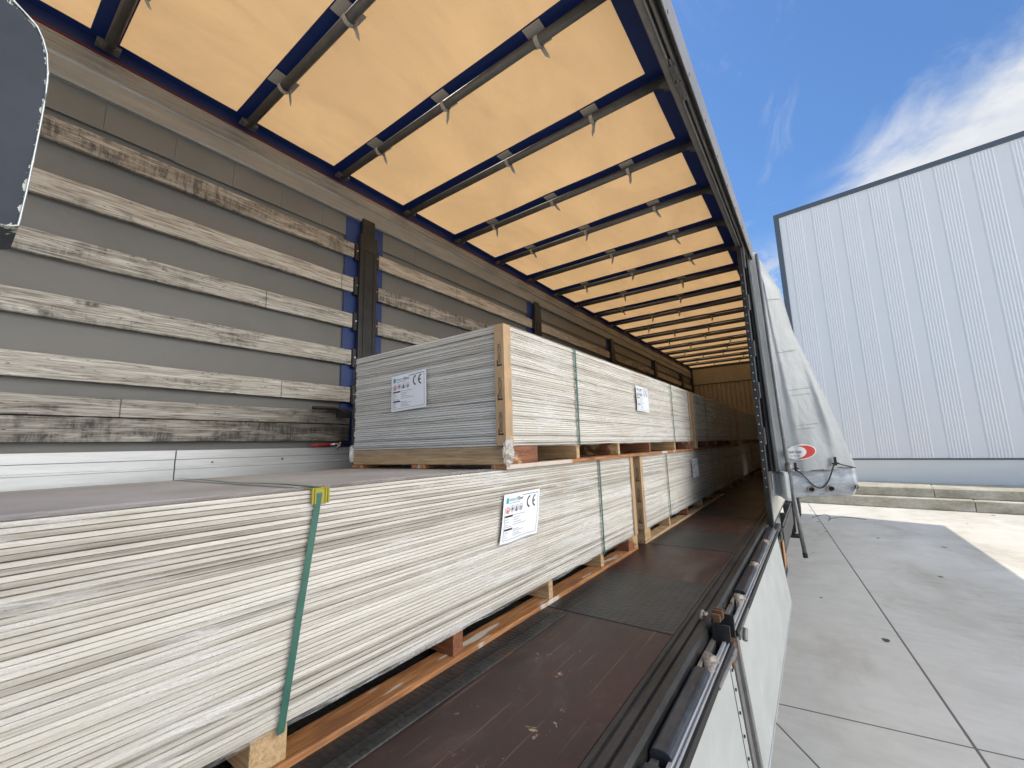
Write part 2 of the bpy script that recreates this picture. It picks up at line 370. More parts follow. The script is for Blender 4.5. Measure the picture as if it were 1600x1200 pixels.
M_box = mat('dark_grey_plastic', dirty((.045, .045, .042), (.10, .10, .095), 4, (1, 1, 1), .35, .7, .1, 50, .5))
M_pole = mat('grey_pole', dirty((.20, .20, .20), (.36, .36, .36), 6, (1, 1, 1), .3, .7, .1, 60, .5, .3))
M_rope = mat('elastic_rope', (.035, .037, .04), .6)


# ---------------------------------------------------------------- mesh helper
class MB:
    def __init__(s): s.v = []; s.f = []; s.m = []
    def add(s, vs, fs, m=0):
        o = len(s.v); s.v += [tuple(a) for a in vs]
        for f in fs: s.f.append([i + o for i in f]); s.m.append(m)
        return s
    def box(s, x0, x1, y0, y1, z0, z1, m=0):
        return s.add([(x0, y0, z0), (x1, y0, z0), (x1, y1, z0), (x0, y1, z0), (x0, y0, z1), (x1, y0, z1), (x1, y1, z1), (x0, y1, z1)],
                     [(0, 3, 2, 1), (4, 5, 6, 7), (0, 1, 5, 4), (1, 2, 6, 5), (2, 3, 7, 6), (3, 0, 4, 7)], m)
    def prism(s, pts, axis, a0, a1, m=0, segs=1):
        n = len(pts); vs = []
        def P(p, a):
            return {'x': (a, p[0], p[1]), 'y': (p[0], a, p[1]), 'z': (p[0], p[1], a)}[axis]
        for k in range(segs + 1):
            a = a0 + (a1 - a0) * k / segs
            vs += [P(p, a) for p in pts]
        fs = []
        for k in range(segs):
            for i in range(n):
                j = (i + 1) % n; fs.append((k * n + i, k * n + j, (k + 1) * n + j, (k + 1) * n + i))
        fs.append(tuple(range(n))[::-1]); fs.append(tuple(range(segs * n, segs * n + n)))
        return s.add(vs, fs, m)
    def tube(s, path, r, n=10, m=0, cap=True, ry=None):
        path = [Vector(p) for p in path]; vs = []
        up = Vector((0, 0, 1)) if abs((path[1] - path[0]).normalized().z) < .9 else Vector((1, 0, 0))
        for i, p in enumerate(path):
            t = (path[min(i + 1, len(path) - 1)] - path[max(i - 1, 0)]).normalized()
            a = t.cross(up).normalized(); c = a.cross(t).normalized()
            rr = r[i] if isinstance(r, (list, tuple)) else r
            for k in range(n):
                q = 2 * math.pi * k / n; vs.append(p + a * (rr * math.cos(q)) + c * ((ry or rr) * math.sin(q)))
        fs = []
        for i in range(len(path) - 1):
            for k in range(n):
                j = (k + 1) % n; fs.append((i * n + k, i * n + j, (i + 1) * n + j, (i + 1) * n + k))
        if cap: fs.append(tuple(range(n))[::-1]); fs.append(tuple(range((len(path) - 1) * n, len(path) * n)))
        return s.add(vs, fs, m)
    def grid(s, fn, nu, nv, m=0):
        vs = [fn(i / nu, j / nv) for j in range(nv + 1) for i in range(nu + 1)]
        fs = [(j * (nu + 1) + i, j * (nu + 1) + i + 1, (j + 1) * (nu + 1) + i + 1, (j + 1) * (nu + 1) + i) for j in range(nv) for i in range(nu)]
        mm = m
        if callable(m):
            o = len(s.v); s.v += [tuple(a) for a in vs]
            for q, f in enumerate(fs):
                s.f.append([k + o for k in f]); s.m.append(m((q % nu + .5) / nu, (q // nu + .5) / nv))
            return s
        return s.add(vs, fs, mm)
    def build(s, name, mats, parent=None, smooth=False, bevel=0, solid=0):
        me = bpy.data.meshes.new(name); me.from_pydata(s.v, [], s.f)
        if not isinstance(mats, (list, tuple)): mats = [mats]
        for k in mats: me.materials.append(k)
        me.polygons.foreach_set('material_index', s.m)
        if smooth: me.polygons.foreach_set('use_smooth', [True] * len(s.f))
        me.update()
        o = bpy.data.objects.new(name, me); col.objects.link(o)
        if parent: o.parent = parent
        if solid:
            q = o.modifiers.new('s', 'SOLIDIFY'); q.thickness = solid; q.offset = 0
        if bevel:
            q = o.modifiers.new('b', 'BEVEL'); q.width = bevel; q.segments = 2; q.limit_method = 'ANGLE'
        return o


def tag(o, label=None, cat=None, group=None, kind=None):
    if label: o['label'] = label
    if cat: o['category'] = cat
    if group: o['group'] = group
    if kind: o['kind'] = kind
    return o


def thing(name, label, cat, group=None, loc=(0, 0, 0)):
    o = bpy.data.objects.new(name, None); col.objects.link(o); o.empty_display_size = .2
    o.location = loc
    return tag(o, label, cat, group)


def nz(*a): return mn.noise(Vector(a))


def text_mesh(body, size):
    cu = bpy.data.curves.new('t', 'FONT'); cu.body = body; cu.size = size; cu.resolution_u = 3
    o = bpy.data.objects.new('t', cu); col.objects.link(o)
    dg = bpy.context.evaluated_depsgraph_get(); dg.update()
    me = bpy.data.meshes.new_from_object(o.evaluated_get(dg))
    vs = [tuple(x.co) for x in me.vertices]; fs = [tuple(p.vertices) for p in me.polygons]
    bpy.data.objects.remove(o); bpy.data.curves.remove(cu); bpy.data.meshes.remove(me)
    wd = max([a[0] for a in vs] or [1])
    return vs, fs, wd


# ================================================================ SETTING
G = -2.0
g = MB(); g.grid(lambda a, c: (-400 + 800 * a, -400 + 800 * c, G), 8, 8)
tag(g.build('ground', M_conc), 'grey concrete yard with dark joints', kind='structure')

# building
wd_ = Vector((.993, -.119, 0)).normalized(); wn_ = Vector((-.119, -.993, 0)).normalized()
C0 = Vector((-.27, 18.32, 0))
bld = thing('warehouse_building', 'white ribbed metal clad warehouse with dark grey roof edge trim', 'building', loc=(C0.x, C0.y, G))
def W(s_, out, z): p = C0 + wd_ * s_ + wn_ * out; return (p.x - C0.x, p.y - C0.y, z - G)
TOP = 8.46; CB = -.72; LEN = 40.
prof = []
per = .80; s_ = .0
while s_ < LEN:
    prof += [(s_, 0.), (s_ + .27, 0.), (s_ + .275, -.010), (s_ + .283, -.010), (s_ + .288, 0.)]
    nrib = 7; x0 = s_ + .30; pw_ = (per - .31) / nrib
    for k in range(nrib):
        xa = x0 + k * pw_
        prof += [(xa, 0.), (xa + pw_ * .2, .009), (xa + pw_ * .5, .009), (xa + pw_ * .7, 0.)]
    s_ += per
m = MB(); vs = []
for a, o_ in prof: vs += [W(a, o_, CB), W(a, o_, TOP - .02)]
m.add(vs, [(2 * i, 2 * i + 2, 2 * i + 3, 2 * i + 1) for i in range(len(prof) - 1)])
m.build('cladding', M_clad, bld)
def wbox(m, s0, s1, o0, o1, z0, z1):
    m.add([W(s0, o1, z0), W(s1, o1, z0), W(s1, o0, z0), W(s0, o0, z0), W(s0, o1, z1), W(s1, o1, z1), W(s1, o0, z1), W(s0, o0, z1)],
          [(0, 3, 2, 1), (4, 5, 6, 7), (0, 1, 5, 4), (1, 2, 6, 5), (2, 3, 7, 6), (3, 0, 4, 7)])
m = MB(); wbox(m, -.04, LEN, -.25, -.03, G, TOP - .03); wbox(m, -.04, LEN, -18, -.27, G, TOP - .3)
m.build('wall', M_plinth, bld)
m = MB(); wbox(m, -.10, LEN, -.3, .035, TOP - .03, TOP + .14); m.build('roof_trim', M_trim, bld, bevel=.006)
m = MB(); wbox(m, -.10, .07, -.3, .03, CB, TOP - .032); m.build('corner_trim', M_trim, bld, bevel=.006)
m = MB(); wbox(m, -.04, LEN, -.028, .02, CB - .05, CB - .002); m.build('base_trim', M_trim, bld)
m = MB()
for k in range(7): wbox(m, -.04 + k * 6, 5.95 + k * 6, -.028, .005, G, CB - .052)
m.build('plinth', M_plinth, bld)

# low concrete wall
cw = thing('low_concrete_wall', 'low two tiered sunlit concrete wall along the foot of the warehouse', 'wall', loc=(2.2, 15.95, G))
def CW(s0, s1, o0, o1, z0, z1, nme):
    m = MB(); base = Vector((2.236, 15.87, 0))
    def P(s, o, z): p = base + wd_ * s - wn_ * o; return (p.x - 2.2, p.y - 15.95, z - G)
    m.add([P(s0, o0, z0), P(s1, o0, z0), P(s1, o1, z0), P(s0, o1, z0), P(s0, o0, z1), P(s1, o0, z1), P(s1, o1, z1), P(s0, o1, z1)],
          [(0, 3, 2, 1), (4, 5, 6, 7), (0, 1, 5, 4), (1, 2, 6, 5), (2, 3, 7, 6), (3, 0, 4, 7)])
    return m.build(nme, M_curb, cw, bevel=.02)
for k in range(-2, 5):
    CW(k * 5.0 + .9, k * 5.0 + 5.89, 0, .6, G, -1.72 + .006 * (k % 2), 'lower_tier')
    CW(k * 4.2 + .2, k * 4.2 + 4.393, .35, 2.1, -1.714, -1.47 + .006 * (k % 2), 'upper_tier')

# ================================================================ TRAILER
FL = -.8; XL = -3.0; RZ = 2.33
T = thing('curtainsider_trailer', 'curtainside lorry trailer with its right side open, slatted grey left wall and cream roof', 'trailer', loc=(-1.7, 6.8, G))
TO = Vector((-1.7, 6.8, G))
def islands(m):
    par = list(range(len(m.v)))
    def fd(a):
        while par[a] != a: par[a] = par[par[a]]; a = par[a]
        return a
    for f in m.f:
        for q in f[1:]: par[fd(f[0])] = fd(q)
    out = {}
    for f, mi in zip(m.f, m.m): out.setdefault(fd(f[0]), []).append((f, mi))
    for fs in out.values():
        n = MB(); idx = {}
        for f, mi in fs:
            for q in f:
                if q not in idx: idx[q] = len(n.v); n.v.append(m.v[q])
            n.f.append([idx[q] for q in f]); n.m.append(mi)
        yield n
def tbe(m, name, mats, parent=None, **k):
    for n in islands(m): tb(n, name, mats, parent, **k)
def tb(m, name, mats, parent=None, **k):
    m.v = [(a[0] - TO.x, a[1] - TO.y, a[2] - TO.z) for a in m.v]
    return m.build(name, mats, parent or T, **k)
Y0, Y1 = -.9, 14.05

# floor: plywood panels + tread plates between
m = MB(); m.box(-2.98, -.46, Y0, Y1, FL - .12, FL - .03); tb(m, 'chassis', M_steel)
ply_edges = [(-.85, 1.90), (2.63, 3.46), (4.12, 5.04), (5.72, 6.6), (7.3, 9.1), (9.8, 11.6), (12.3, 14.0)]
for a, c in ply_edges:
    m = MB(); m.box(-2.93, -.572, a, c, FL - .028, FL); tb(m, 'floor_panel', M_ply, bevel=.002)
prev = None
for (a, c), (a2, c2) in zip(ply_edges, ply_edges[1:]):
    m = MB(); m.box(-2.93, -.572, c + .004, a2 - .004, FL - .028, FL + .001); tb(m, 'tread_plate', M_tread)
# long dark strip beside the pallets
m = MB()
m.prism([(-1.115, FL + .0015), (-1.055, FL + .0015), (-1.057, FL + .006), (-1.113, FL + .006)], 'y', -.8, 1.86)
m.box(-2.9, -1.118, -.8, 1.86, FL + .0012, FL + .004)
tb(m, 'floor_strip', M_tread)

# steel side edge with ridges
pr = [(-.569, FL - .06), (-.569, FL + .002), (-.555, FL + .002), (-.552, FL - .004), (-.542, FL - .004), (-.539, FL + .006), (-.515, FL + .006), (-.512, FL - .002),
      (-.503, FL - .002), (-.500, FL + .010), (-.472, FL + .010), (-.462, FL - .002), (-.458, FL - .10)]
m = MB(); m.prism(pr, 'y', Y0, Y1, segs=2); tb(m, 'floor_edge', M_steel)

# rounded blue-black hinge rail in lengths, latches in the gaps
def rail_piece(a, c):
    pts = []
    for k in range(9):
        q = math.pi * (1.0 - k / 8 * .86)
        pts.append((-.425 + .031 * math.copysign(abs(math.cos(q)) ** .7, math.cos(q)), FL - .034 + .026 * abs(math.sin(q)) ** .6))
    pts += [(-.396, FL - .10), (-.456, FL - .10)]
    m = MB(); m.prism(pts, 'y', a, c); return tb(m, 'hinge_rail', M_blueSteel, bevel=.002)
for a, c in ((-.9, 1.16), (1.22, 1.72), (2.66, 3.20), (3.34, 3.96), (4.10, 4.66)): rail_piece(a, c)
m = MB(); m.box(-.455, -.386, Y0, 4.70, FL - .135, FL - .101)
m.box(-.452, -.43, 1.16, 1.22, FL - .1, FL - .035); m.box(-.4525, -.432, 1.72, 2.66, FL - .10, FL - .03)
m.box(-.4525, -.432, 3.2, 3.34, FL - .10, FL - .03); m.box(-.4525, -.432, 3.96, 4.1, FL - .10, FL - .03)
tb(m, 'rail_channel', M_alud, bevel=.002)

def latch(y, s=1.):
    m = MB(); x = -.414; z = FL - .05
    pts = []
    for k in range(12):
        q = math.pi * 1.5 * k / 11
        pts.append((x + .006 * math.cos(q * 2), y + s * .024 * math.cos(q), z + .020 * math.sin(q)))
    m.tube(pts, [.013 + .004 * math.sin(k) for k in range(12)], 8)
    m.tube([(x - .018, y + .012, z - .012), (x + .018, y + .012, z - .012)], .020, 12)
    m.box(x - .016, x + .014, y - .055, y - .012, z - .045, z - .02)
    m.box(x - .02, x - .012, y - .05, y + .045, z - .05, z + .022)
    m.tube([(x, y - .035, z - .005), (x + .012, y - .065, z - .03), (x + .016, y - .085, z - .05)], [.013, .010, .008], 7)
    c = Vector((x, y, z)); m.v = [tuple(c + (Vector(p) - c) * 1.55) for p in m.v]
    return tb(m, 'latch', M_latch, smooth=False, bevel=.003)
for y in (1.80, 2.56, 3.27, 4.03): latch(y)

# rusty socket of the missing centre post
m = MB()
x0, x1, ya, yb = -.432, -.374, 2.02, 2.14
m.box(x0 - .012, x0, ya, yb, FL - .13, FL + .055); m.box(x0, x1, ya, ya + .012, FL - .13, FL + .035); m.box(x0, x1, yb - .012, yb, FL - .13, FL + .042)
m.box(x0, x1 - .02, ya + .02, yb - .02, FL - .12, FL - .01)
m.add([(x0, ya + .01, FL + .05), (x0, yb - .01, FL + .056), (x0 + .03, yb - .02, FL + .066), (x0 + .026, ya + .03, FL + .040)], [(0, 1, 2, 3)])
sk = tb(m, 'post_socket', M_post, bevel=.002)
m = MB(); m.box(x1 - .01, x1 + .003, ya - .004, yb + .004, FL - .12, FL - .06)
for k in range(14):
    q = random.random(); m.box(x1 - .03 + .02 * random.random(), x1 + .004 - .01 * random.random(), ya + q * .1, ya + q * .1 + .02, FL - .065, FL - .052 + .02 * random.random())
for k in range(9):
    q = random.random(); m.box(x0 - .013, x0 + .01 + .02 * random.random(), ya + q * .1, ya + q * .1 + .015, FL + .04, FL + .058 + .016 * random.random())
tbe(m, 'rust_flake', M_rust, sk, bevel=.001)
# little floor hook
m = MB(); m.tube([(-.505, 2.14 + .03 * math.cos(q * .5), FL + .012 + .020 * math.sin(q * .5)) for q in range(0, 13)], .0065, 7)
m.box(-.52, -.49, 2.155, 2.19, FL + .002, FL + .016); tb(m, 'lashing_ring', M_latch, smooth=True)

# dropped sideboards
def drop_panel(a, c, strip):
    tx, tz, bx, bz = -.383, FL - .062, -.331, FL - .646
    def P(y, t, o): 
        nx, nzv = (bz - tz), -(bx - tx); l = math.hypot(nx, nzv); nx, nzv = -nx / l, -nzv / l
        return (tx + (bx - tx) * t + nx * o, y, tz + (bz - tz) * t + nzv * o)
    def slab(m, ya, yc, t0, t1, o0, o1):
        m.add([P(ya, t0, o0), P(yc, t0, o0), P(yc, t1, o0), P(ya, t1, o0), P(ya, t0, o1), P(yc, t0, o1), P(yc, t1, o1), P(ya, t1, o1)],
              [(0, 3, 2, 1), (4, 5, 6, 7), (0, 1, 5, 4), (1, 2, 6, 5), (2, 3, 7, 6), (3, 0, 4, 7)])
    m = MB(); slab(m, a, c, .0, 1., -.024, 0.); pn = tb(m, 'sideboard', M_panel, bevel=.002)
    m = MB(); slab(m, a, c, -.060, -.002, -.020, -.007); slab(m, a, c, -.040, -.002, -.0068, -.0002); slab(m, a, c, -.054, -.002, .0, .006); tb(m, 'top_rail', M_alub, pn, bevel=.0015)
    m = MB(); slab(m, a, c, -.050, -.003, .0064, .017); tb(m, 'rubber_seal', M_rubber, pn, bevel=.002)
    m = MB(); slab(m, a, c, 1.001, 1.018, -.022, .004); tb(m, 'lower_rail', M_alub, pn)
    if strip:
        m = MB(); slab(m, a - .10, a - .045, -.02, 1.02, -.02, .004); slab(m, a - .044, a - .008, -.02, 1.02, -.018, .018); slab(m, a - .007, a + .012, 0., 1.02, .0005, .012)
        tb(m, 'side_column', M_alud, pn, bevel=.003)
    else:
        m = MB()
        slab(m, c - .075, c - .070, .01, 1., .0004, .0016)
        for t in (.1, .22, .36, .50, .63, .76, .9):
            p = P(c - .05, t, .002); m.tube([p, P(c - .05, t, .006)], .006, 8)
        tb(m, 'rivet_strip', M_post, pn)
    return pn
near_p = drop_panel(-.85, 2.045, False)
far_p = drop_panel(2.165, 4.655, True)
m = MB()
m.tube([(-.37, 1.70, FL - .055), (-.363, 2.04, FL - .058)], .009, 8); m.box(-.385, -.358, 1.96, 2.035, FL - .075, FL - .045)
m.box(-.385, -.36, 2.17, 2.24, FL - .07, FL - .04); m.tube([(-.37, 2.2, FL - .05), (-.37, 2.5, FL - .045)], .009, 8)
m.tube([(-.352, 2.215, FL - .085), (-.352, 2.25, FL - .045)], .012, 8)
tbe(m, 'locking_rod', M_alud, bevel=.003)

# left wall -------------------------------------------------------
m = MB(); m.grid(lambda a, c: (-3.035 + .012 * nz(a * 22, c * 3, 1), Y0 + (Y1 - Y0) * a, -.8 + 3.0 * c), 90, 16)
tb(m, 'left_curtain', M_wallgrey, smooth=True, solid=.002)
m = MB()
y = Y0
while y < Y1 - .1:
    y2 = min(y + .32, Y1); m.box(-3.022, -3.018, y, y2 - .0015, 1.80 + .006 * random.random(), 1.99); y = y2
tbe(m, 'curtain_band', M_wallband)
PY = [2.055, 4.80, 7.50, 10.2, 12.75]
m = MB()
for py in PY:
    m.box(-3.021, -3.017, py - .19, py - .03, -.1, 1.99); m.box(-3.021, -3.017, py + .03, py + .185, -.1, 1.99)
tbe(m, 'blue_webbing', M_blue)
bays = [(Y0, PY[0] - .125)] + [(PY[k] + .105, PY[k + 1] - .12) for k in range(4)] + [(PY[4] + .105, Y1 - .04)]
slz = [(1.62, 1.742), (1.313, 1.438), (1.006, 1.124), (.696, .817), (.391, .512), (.214, .312), (.085, .209)]
for bi, (a, c) in enumerate(bays):
    for si, (z0, z1) in enumerate(slz):
        dz_ = -.014 if bi else 0
        e = .06 if si > 4 else 0
        m = MB()
        yy = [a + (c - a) * k / 24 for k in range(25)]
        def fn(p, q, z0=z0, z1=z1, a=a, c=c, dz_=dz_, si=si, bi=bi):
            Y = a + (c - a) * p
            return Y, dz_ + .003 * nz(Y * 1.3, si, bi) 
        vs = []
        for Y in yy:
            d = dz_ + .004 * nz(Y * 1.1, si * 3.1, bi); x = -2.983 + .003 * nz(Y, si * 7, 3)
            vs += [(x, Y, z0 + d), (x, Y, z1 + d), (x - .026, Y, z1 + d), (x - .026, Y, z0 + d)]
        fs = []
        for k in range(24):
            for i in range(4):
                j = (i + 1) % 4; fs.append((4 * k + i, 4 * k + j, 4 * k + 4 + j, 4 * k + 4 + i))
        fs += [(3, 2, 1, 0), (96, 97, 98, 99)]
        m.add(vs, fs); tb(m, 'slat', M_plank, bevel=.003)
# posts
for k, py in enumerate(PY):
    m = MB(); m.box(-2.99, -2.955, py - .085, py + .085, -.75, 1.85); m.box(-3.0, -2.962, py - .06, py + .06, 1.851, 2.0)
    p_ = tb(m, 'side_post', M_post, bevel=.004)
    m = MB()
    for yy in (py - .048, py + .044): m.box(-2.9545, -2.952, yy, yy + .004, .7, 1.70)
    m.box(-2.9545, -2.952, py - .044, py + .044, 1.70, 1.704); m.box(-2.9545, -2.952, py - .044, py + .044, .696, .70)
    tb(m, 'groove', M_hole, p_)
    m = MB()
    for si, (z0, z1) in enumerate(slz[:5]):
        for sd in (-1, 1):
            m.box(-3.005, -2.975, *sorted((py + sd * .0855, py + sd * .118)), z0 - .02, z1 + .012)
    tbe(m, 'slat_bracket', M_post, p_, bevel=.002)
    m = MB()
    for si, (z0, z1) in enumerate(slz[:5]):
        for sd in (-1, 1): m.tube([(-2.974, py + sd * .1, (z0 + z1) / 2), (-2.970, py + sd * .1, (z0 + z1) / 2)], .007, 8)
    tbe(m, 'bolt', M_chrome, p_)
# aluminium sideboards (left)
for bi, (a, c) in enumerate([(Y0, .826), (.832, PY[0] - .09)] + [(PY[k] + .09, PY[k + 1] - .09) for k in range(4)]):
    m = MB(); pf = [(-3.01, -.78), (-2.985, -.78), (-2.985, -.52), (-2.978, -.515), (-2.978, -.50), (-2.985, -.495), (-2.985, -.235), (-2.978, -.23), (-2.978, -.215),
                    (-2.985, -.21), (-2.985, -.075), (-2.981, -.072), (-2.981, -.064), (-2.985, -.061), (-2.985, -.02), (-2.979, -.016), (-2.979, .034), (-3.01, .034)]
    m.prism(pf, 'y', a, c); s_b = tb(m, 'sideboard', M_alub)
    m = MB()
    for k in range(max(1, int((c - a) / .45))):
        yy = a + .12 + k * .45 + .1 * random.random(); m.tube([(-2.986, yy, -.043 + .03 * random.random()), (-2.9835, yy, -.043)], .006, 8)
    if bi == 0: m.tube([(-2.986, .68, .008), (-2.981, .68, .008)], .012, 10)
    tbe(m, 'rivet', M_post, s_b)
# cant rails
lp = [(-3.04, 1.98), (-2.985, 1.977), (-2.980, 1.984), (-2.978, 2.085), (-2.972, 2.098), (-2.964, 2.104), (-2.970, 2.112), (-2.984, 2.140), (-2.984, 2.150), (-2.978, 2.154), (-2.992, 2.19), (-2.992, 2.20), (-2.986, 2.204), (-2.994, 2.225), (-3.024, 2.232), (-3.06, 2.232), (-3.06, 1.98)]
m = MB(); m.prism(lp, 'y', Y0, Y1, segs=3); tb(m, 'left_roof_rail', M_alu)
m = MB(); m.box(-3.032, -3.027, Y0, Y1, 2.20, 2.345); tb(m, 'roof_skirt', M_roofblue)
m = MB(); m.box(-3.021, -2.996, Y0, Y1, 2.233, 2.241); tb(m, 'red_webbing', M_red)
rp = [(-.485, 2.30), (-.466, 2.10), (-.452, 2.00), (-.447, 1.996), (-.421, 1.996), (-.419, 1.988), (-.411, 1.985), (-.407, 1.99), (-.405, 2.02), (-.400, 2.03), (-.395, 2.02), (-.393, 1.992),
      (-.381, 1.990), (-.379, 2.00), (-.377, 2.07), (-.357, 2.07), (-.354, 2.00), (-.351, 1.988), (-.345, 1.988), (-.342, 2.0), (-.342, 2.05), (-.372, 2.38), (-.46, 2.42), (-.485, 2.40)]
m = MB(); m.prism(rp, 'y', Y0, Y1, segs=3); tb(m, 'right_roof_rail', M_alud)
m = MB()
for k in range(30):
    yy = 1.4 + k * .42; m.box(-.3445, -.338, yy, yy + .012, 2.0, 2.02)
for y0, y1 in ((2.1, 2.2), (2.23, 2.33)):
    m.box(-.418, -.384, y0, y1, 1.972, 1.987)
m.tube([(-.40, 2.06, 1.985), (-.398, 2.38, 1.98)], .008, 7)
tbe(m, 'rail_fitting', M_tube, bevel=.003)

# roof
bows = [.355 + .717 * k for k in range(-1, 20)]
bows = [q for q in bows if q < Y1 - .1]
def ry(a): return Y0 + (Y1 - Y0) * a
ye = [Y0]
for q in bows: ye += [q - .060 - .02, q + .060 - .02]
ye += [Y1]
xe = [-3.035, -2.968, -.623, -.47]
m = MB()
NX, NY = 14, 6
for i in range(3):
    for j in range(len(ye) - 1):
        blue = i != 1 or j % 2 == 1
        nx_, ny_ = (NX if i == 1 else 1), (NY if j % 2 == 0 else 1)
        def fn(a, c, i=i, j=j):
            x = xe[i] + (xe[i + 1] - xe[i]) * a; y = ye[j] + (ye[j + 1] - ye[j]) * c
            sag = 0.
            if j % 2 == 0 and i == 1: sag = .018 * math.sin(math.pi * c) * min(1, a * 5, (1 - a) * 5)
            return (x, y, RZ + sag + .006 * nz(x * 2, y * 2, 0))
        m.grid(fn, nx_, ny_, 1 if blue else 0)
roof = tb(m, 'roof_tarp', [M_roof, M_roofblue])
roof.data.polygons.foreach_set('use_smooth', [True] * len(roof.data.polygons))
first = None
for k, q in enumerate(bows):
    m = MB(); m.tube([(-2.975, q, 2.286), (-.50, q, 2.286)], .026, 14, ry=.030); bw = tb(m, 'roof_bow', M_tube, smooth=True)
    m = MB(); m.box(-2.99, -2.93, q - .055, q + .045, 2.262, 2.285); m.tube([(-2.96, q - .03, 2.255), (-2.96, q - .03, 2.27)], .012, 8)
    m.box(-.545, -.49, q - .02, q + .055, 2.256, 2.28); m.tube([(-.56, q, 2.275), (-.50, q + .03, 2.262)], .022, 8)
    m.tube([(-.515, q + .045, 2.245), (-.515, q + .045, 2.262)], .012, 8)
    tbe(m, 'bow_end', M_tube, bw, bevel=.002)
    xs = [-2.47, -1.77, -1.03]
    if k % 3 == 1 and k > 3: xs = [-1.77, -1.03]
    if k > 8: xs = [-2.47 + .3 * (k % 2), -1.3 - .2 * (k % 3)]
    for x in xs:
        m = MB()
        m.box(x - .055, x + .055, q - .075, q + .068, RZ - .012, RZ - .009)
        arc = []
        for t in range(9):
            w_ = -math.pi * t / 8; arc.append((q + .034 * math.cos(w_), 2.286 + .037 * math.sin(w_)))
        for (ya, za), (yb_, zb) in zip(arc, arc[1:]):
            m.add([(x - .013, ya, za), (x + .013, ya, za), (x + .013, yb_, zb), (x - .013, yb_, zb)], [(0, 1, 2, 3)])
        dr = random.uniform(-.05, .05); h = random.uniform(.05, .075)
        zt = 2.262; yt = q + .034
        m.add([(x - .012, yt, zt + .02), (x + .012, yt, zt + .02), (x + .012 + dr * .6, yt + .018, zt - h * .6), (x + dr, yt + .026, zt - h), (x - .012 + dr * .6, yt + .018, zt - h * .6)], [(0, 1, 2, 3, 4)])
        m.box(x - .017, x + .017, yt - .002, yt + .004, zt + .012, zt + .022)
        tb(m, 'strap_clip', M_clip, bw, solid=.0025)

# bulkhead
m = MB(); pf = []
x = -3.0
while x < -.45:
    pf += [(x, 14.0), (x + .075, 14.0), (x + .085, 14.03), (x + .115, 14.03), (x + .125, 14.0)]; x += .125
vs = []
for a, c in pf: vs += [(a, c, -.79), (a, c, 1.74)]
m.add(vs, [(2 * i, 2 * i + 1, 2 * i + 3, 2 * i + 2) for i in range(len(pf) - 1)])
m.box(-3.07, -.36, 14.052, 14.08, -.8, 2.40)
bk = tb(m, 'bulkhead', M_bulk)
m = MB(); m.box(-3.0, -.45, 13.99, 14.034, 1.76, 2.25); tb(m, 'bulkhead_header', M_bulk, bk)
m = MB(); m.box(-3.0, -.45, 13.985, 14.02, 1.742, 1.758); m.box(-3.0, -.45, 13.97, 14.034, 2.251, 2.32); m.box(-3.0, -2.93, 13.96, 13.989, -.79, 2.25); tb(m, 'bulkhead_frame', M_post, bk)

# right open-side post
m = MB(); m.prism([(-.445, 4.70), (-.405, 4.70), (-.400, 4.706), (-.400, 4.76), (-.445, 4.76)], 'z', FL - .02, 1.99)
rpst = tb(m, 'side_post', M_post, bevel=.004)
m = MB()
for k in range(26):
    z = FL + .35 + k * .085
    m.tube([(-.425, 4.701, z), (-.425, 4.697, z)], .006, 7)
tbe(m, 'rivet', M_chrome, rpst)
m = MB()
for z in (FL + .75, FL + 1.2, FL + 1.62, FL + 2.1): m.box(-.3995, -.385, 4.70, 4.745, z, z + .16)
m.box(-.3995, -.38, 4.71, 4.75, FL + 2.55, FL + 2.8)
tbe(m, 'hinge', M_tube, rpst, bevel=.003)
# closed side beyond: cream sideboard, latch
m = MB(); m.box(-.455, -.425, 4.80, 9.4, FL - .03, -.16); m.box(-.455, -.425, 9.5, 14.0, FL - .03, -.16); csb = tb(m, 'sideboard', M_cream, bevel=.004)
m = MB(); m.box(-.4245, -.405, 5.3, 5.5, -.54, -.36); m.tube([(-.41, 5.33, -.38), (-.385, 5.4, -.42), (-.385, 5.4, -.50), (-.41, 5.35, -.53)], .013, 8)
tb(m, 'handle', M_post, csb, bevel=.004)

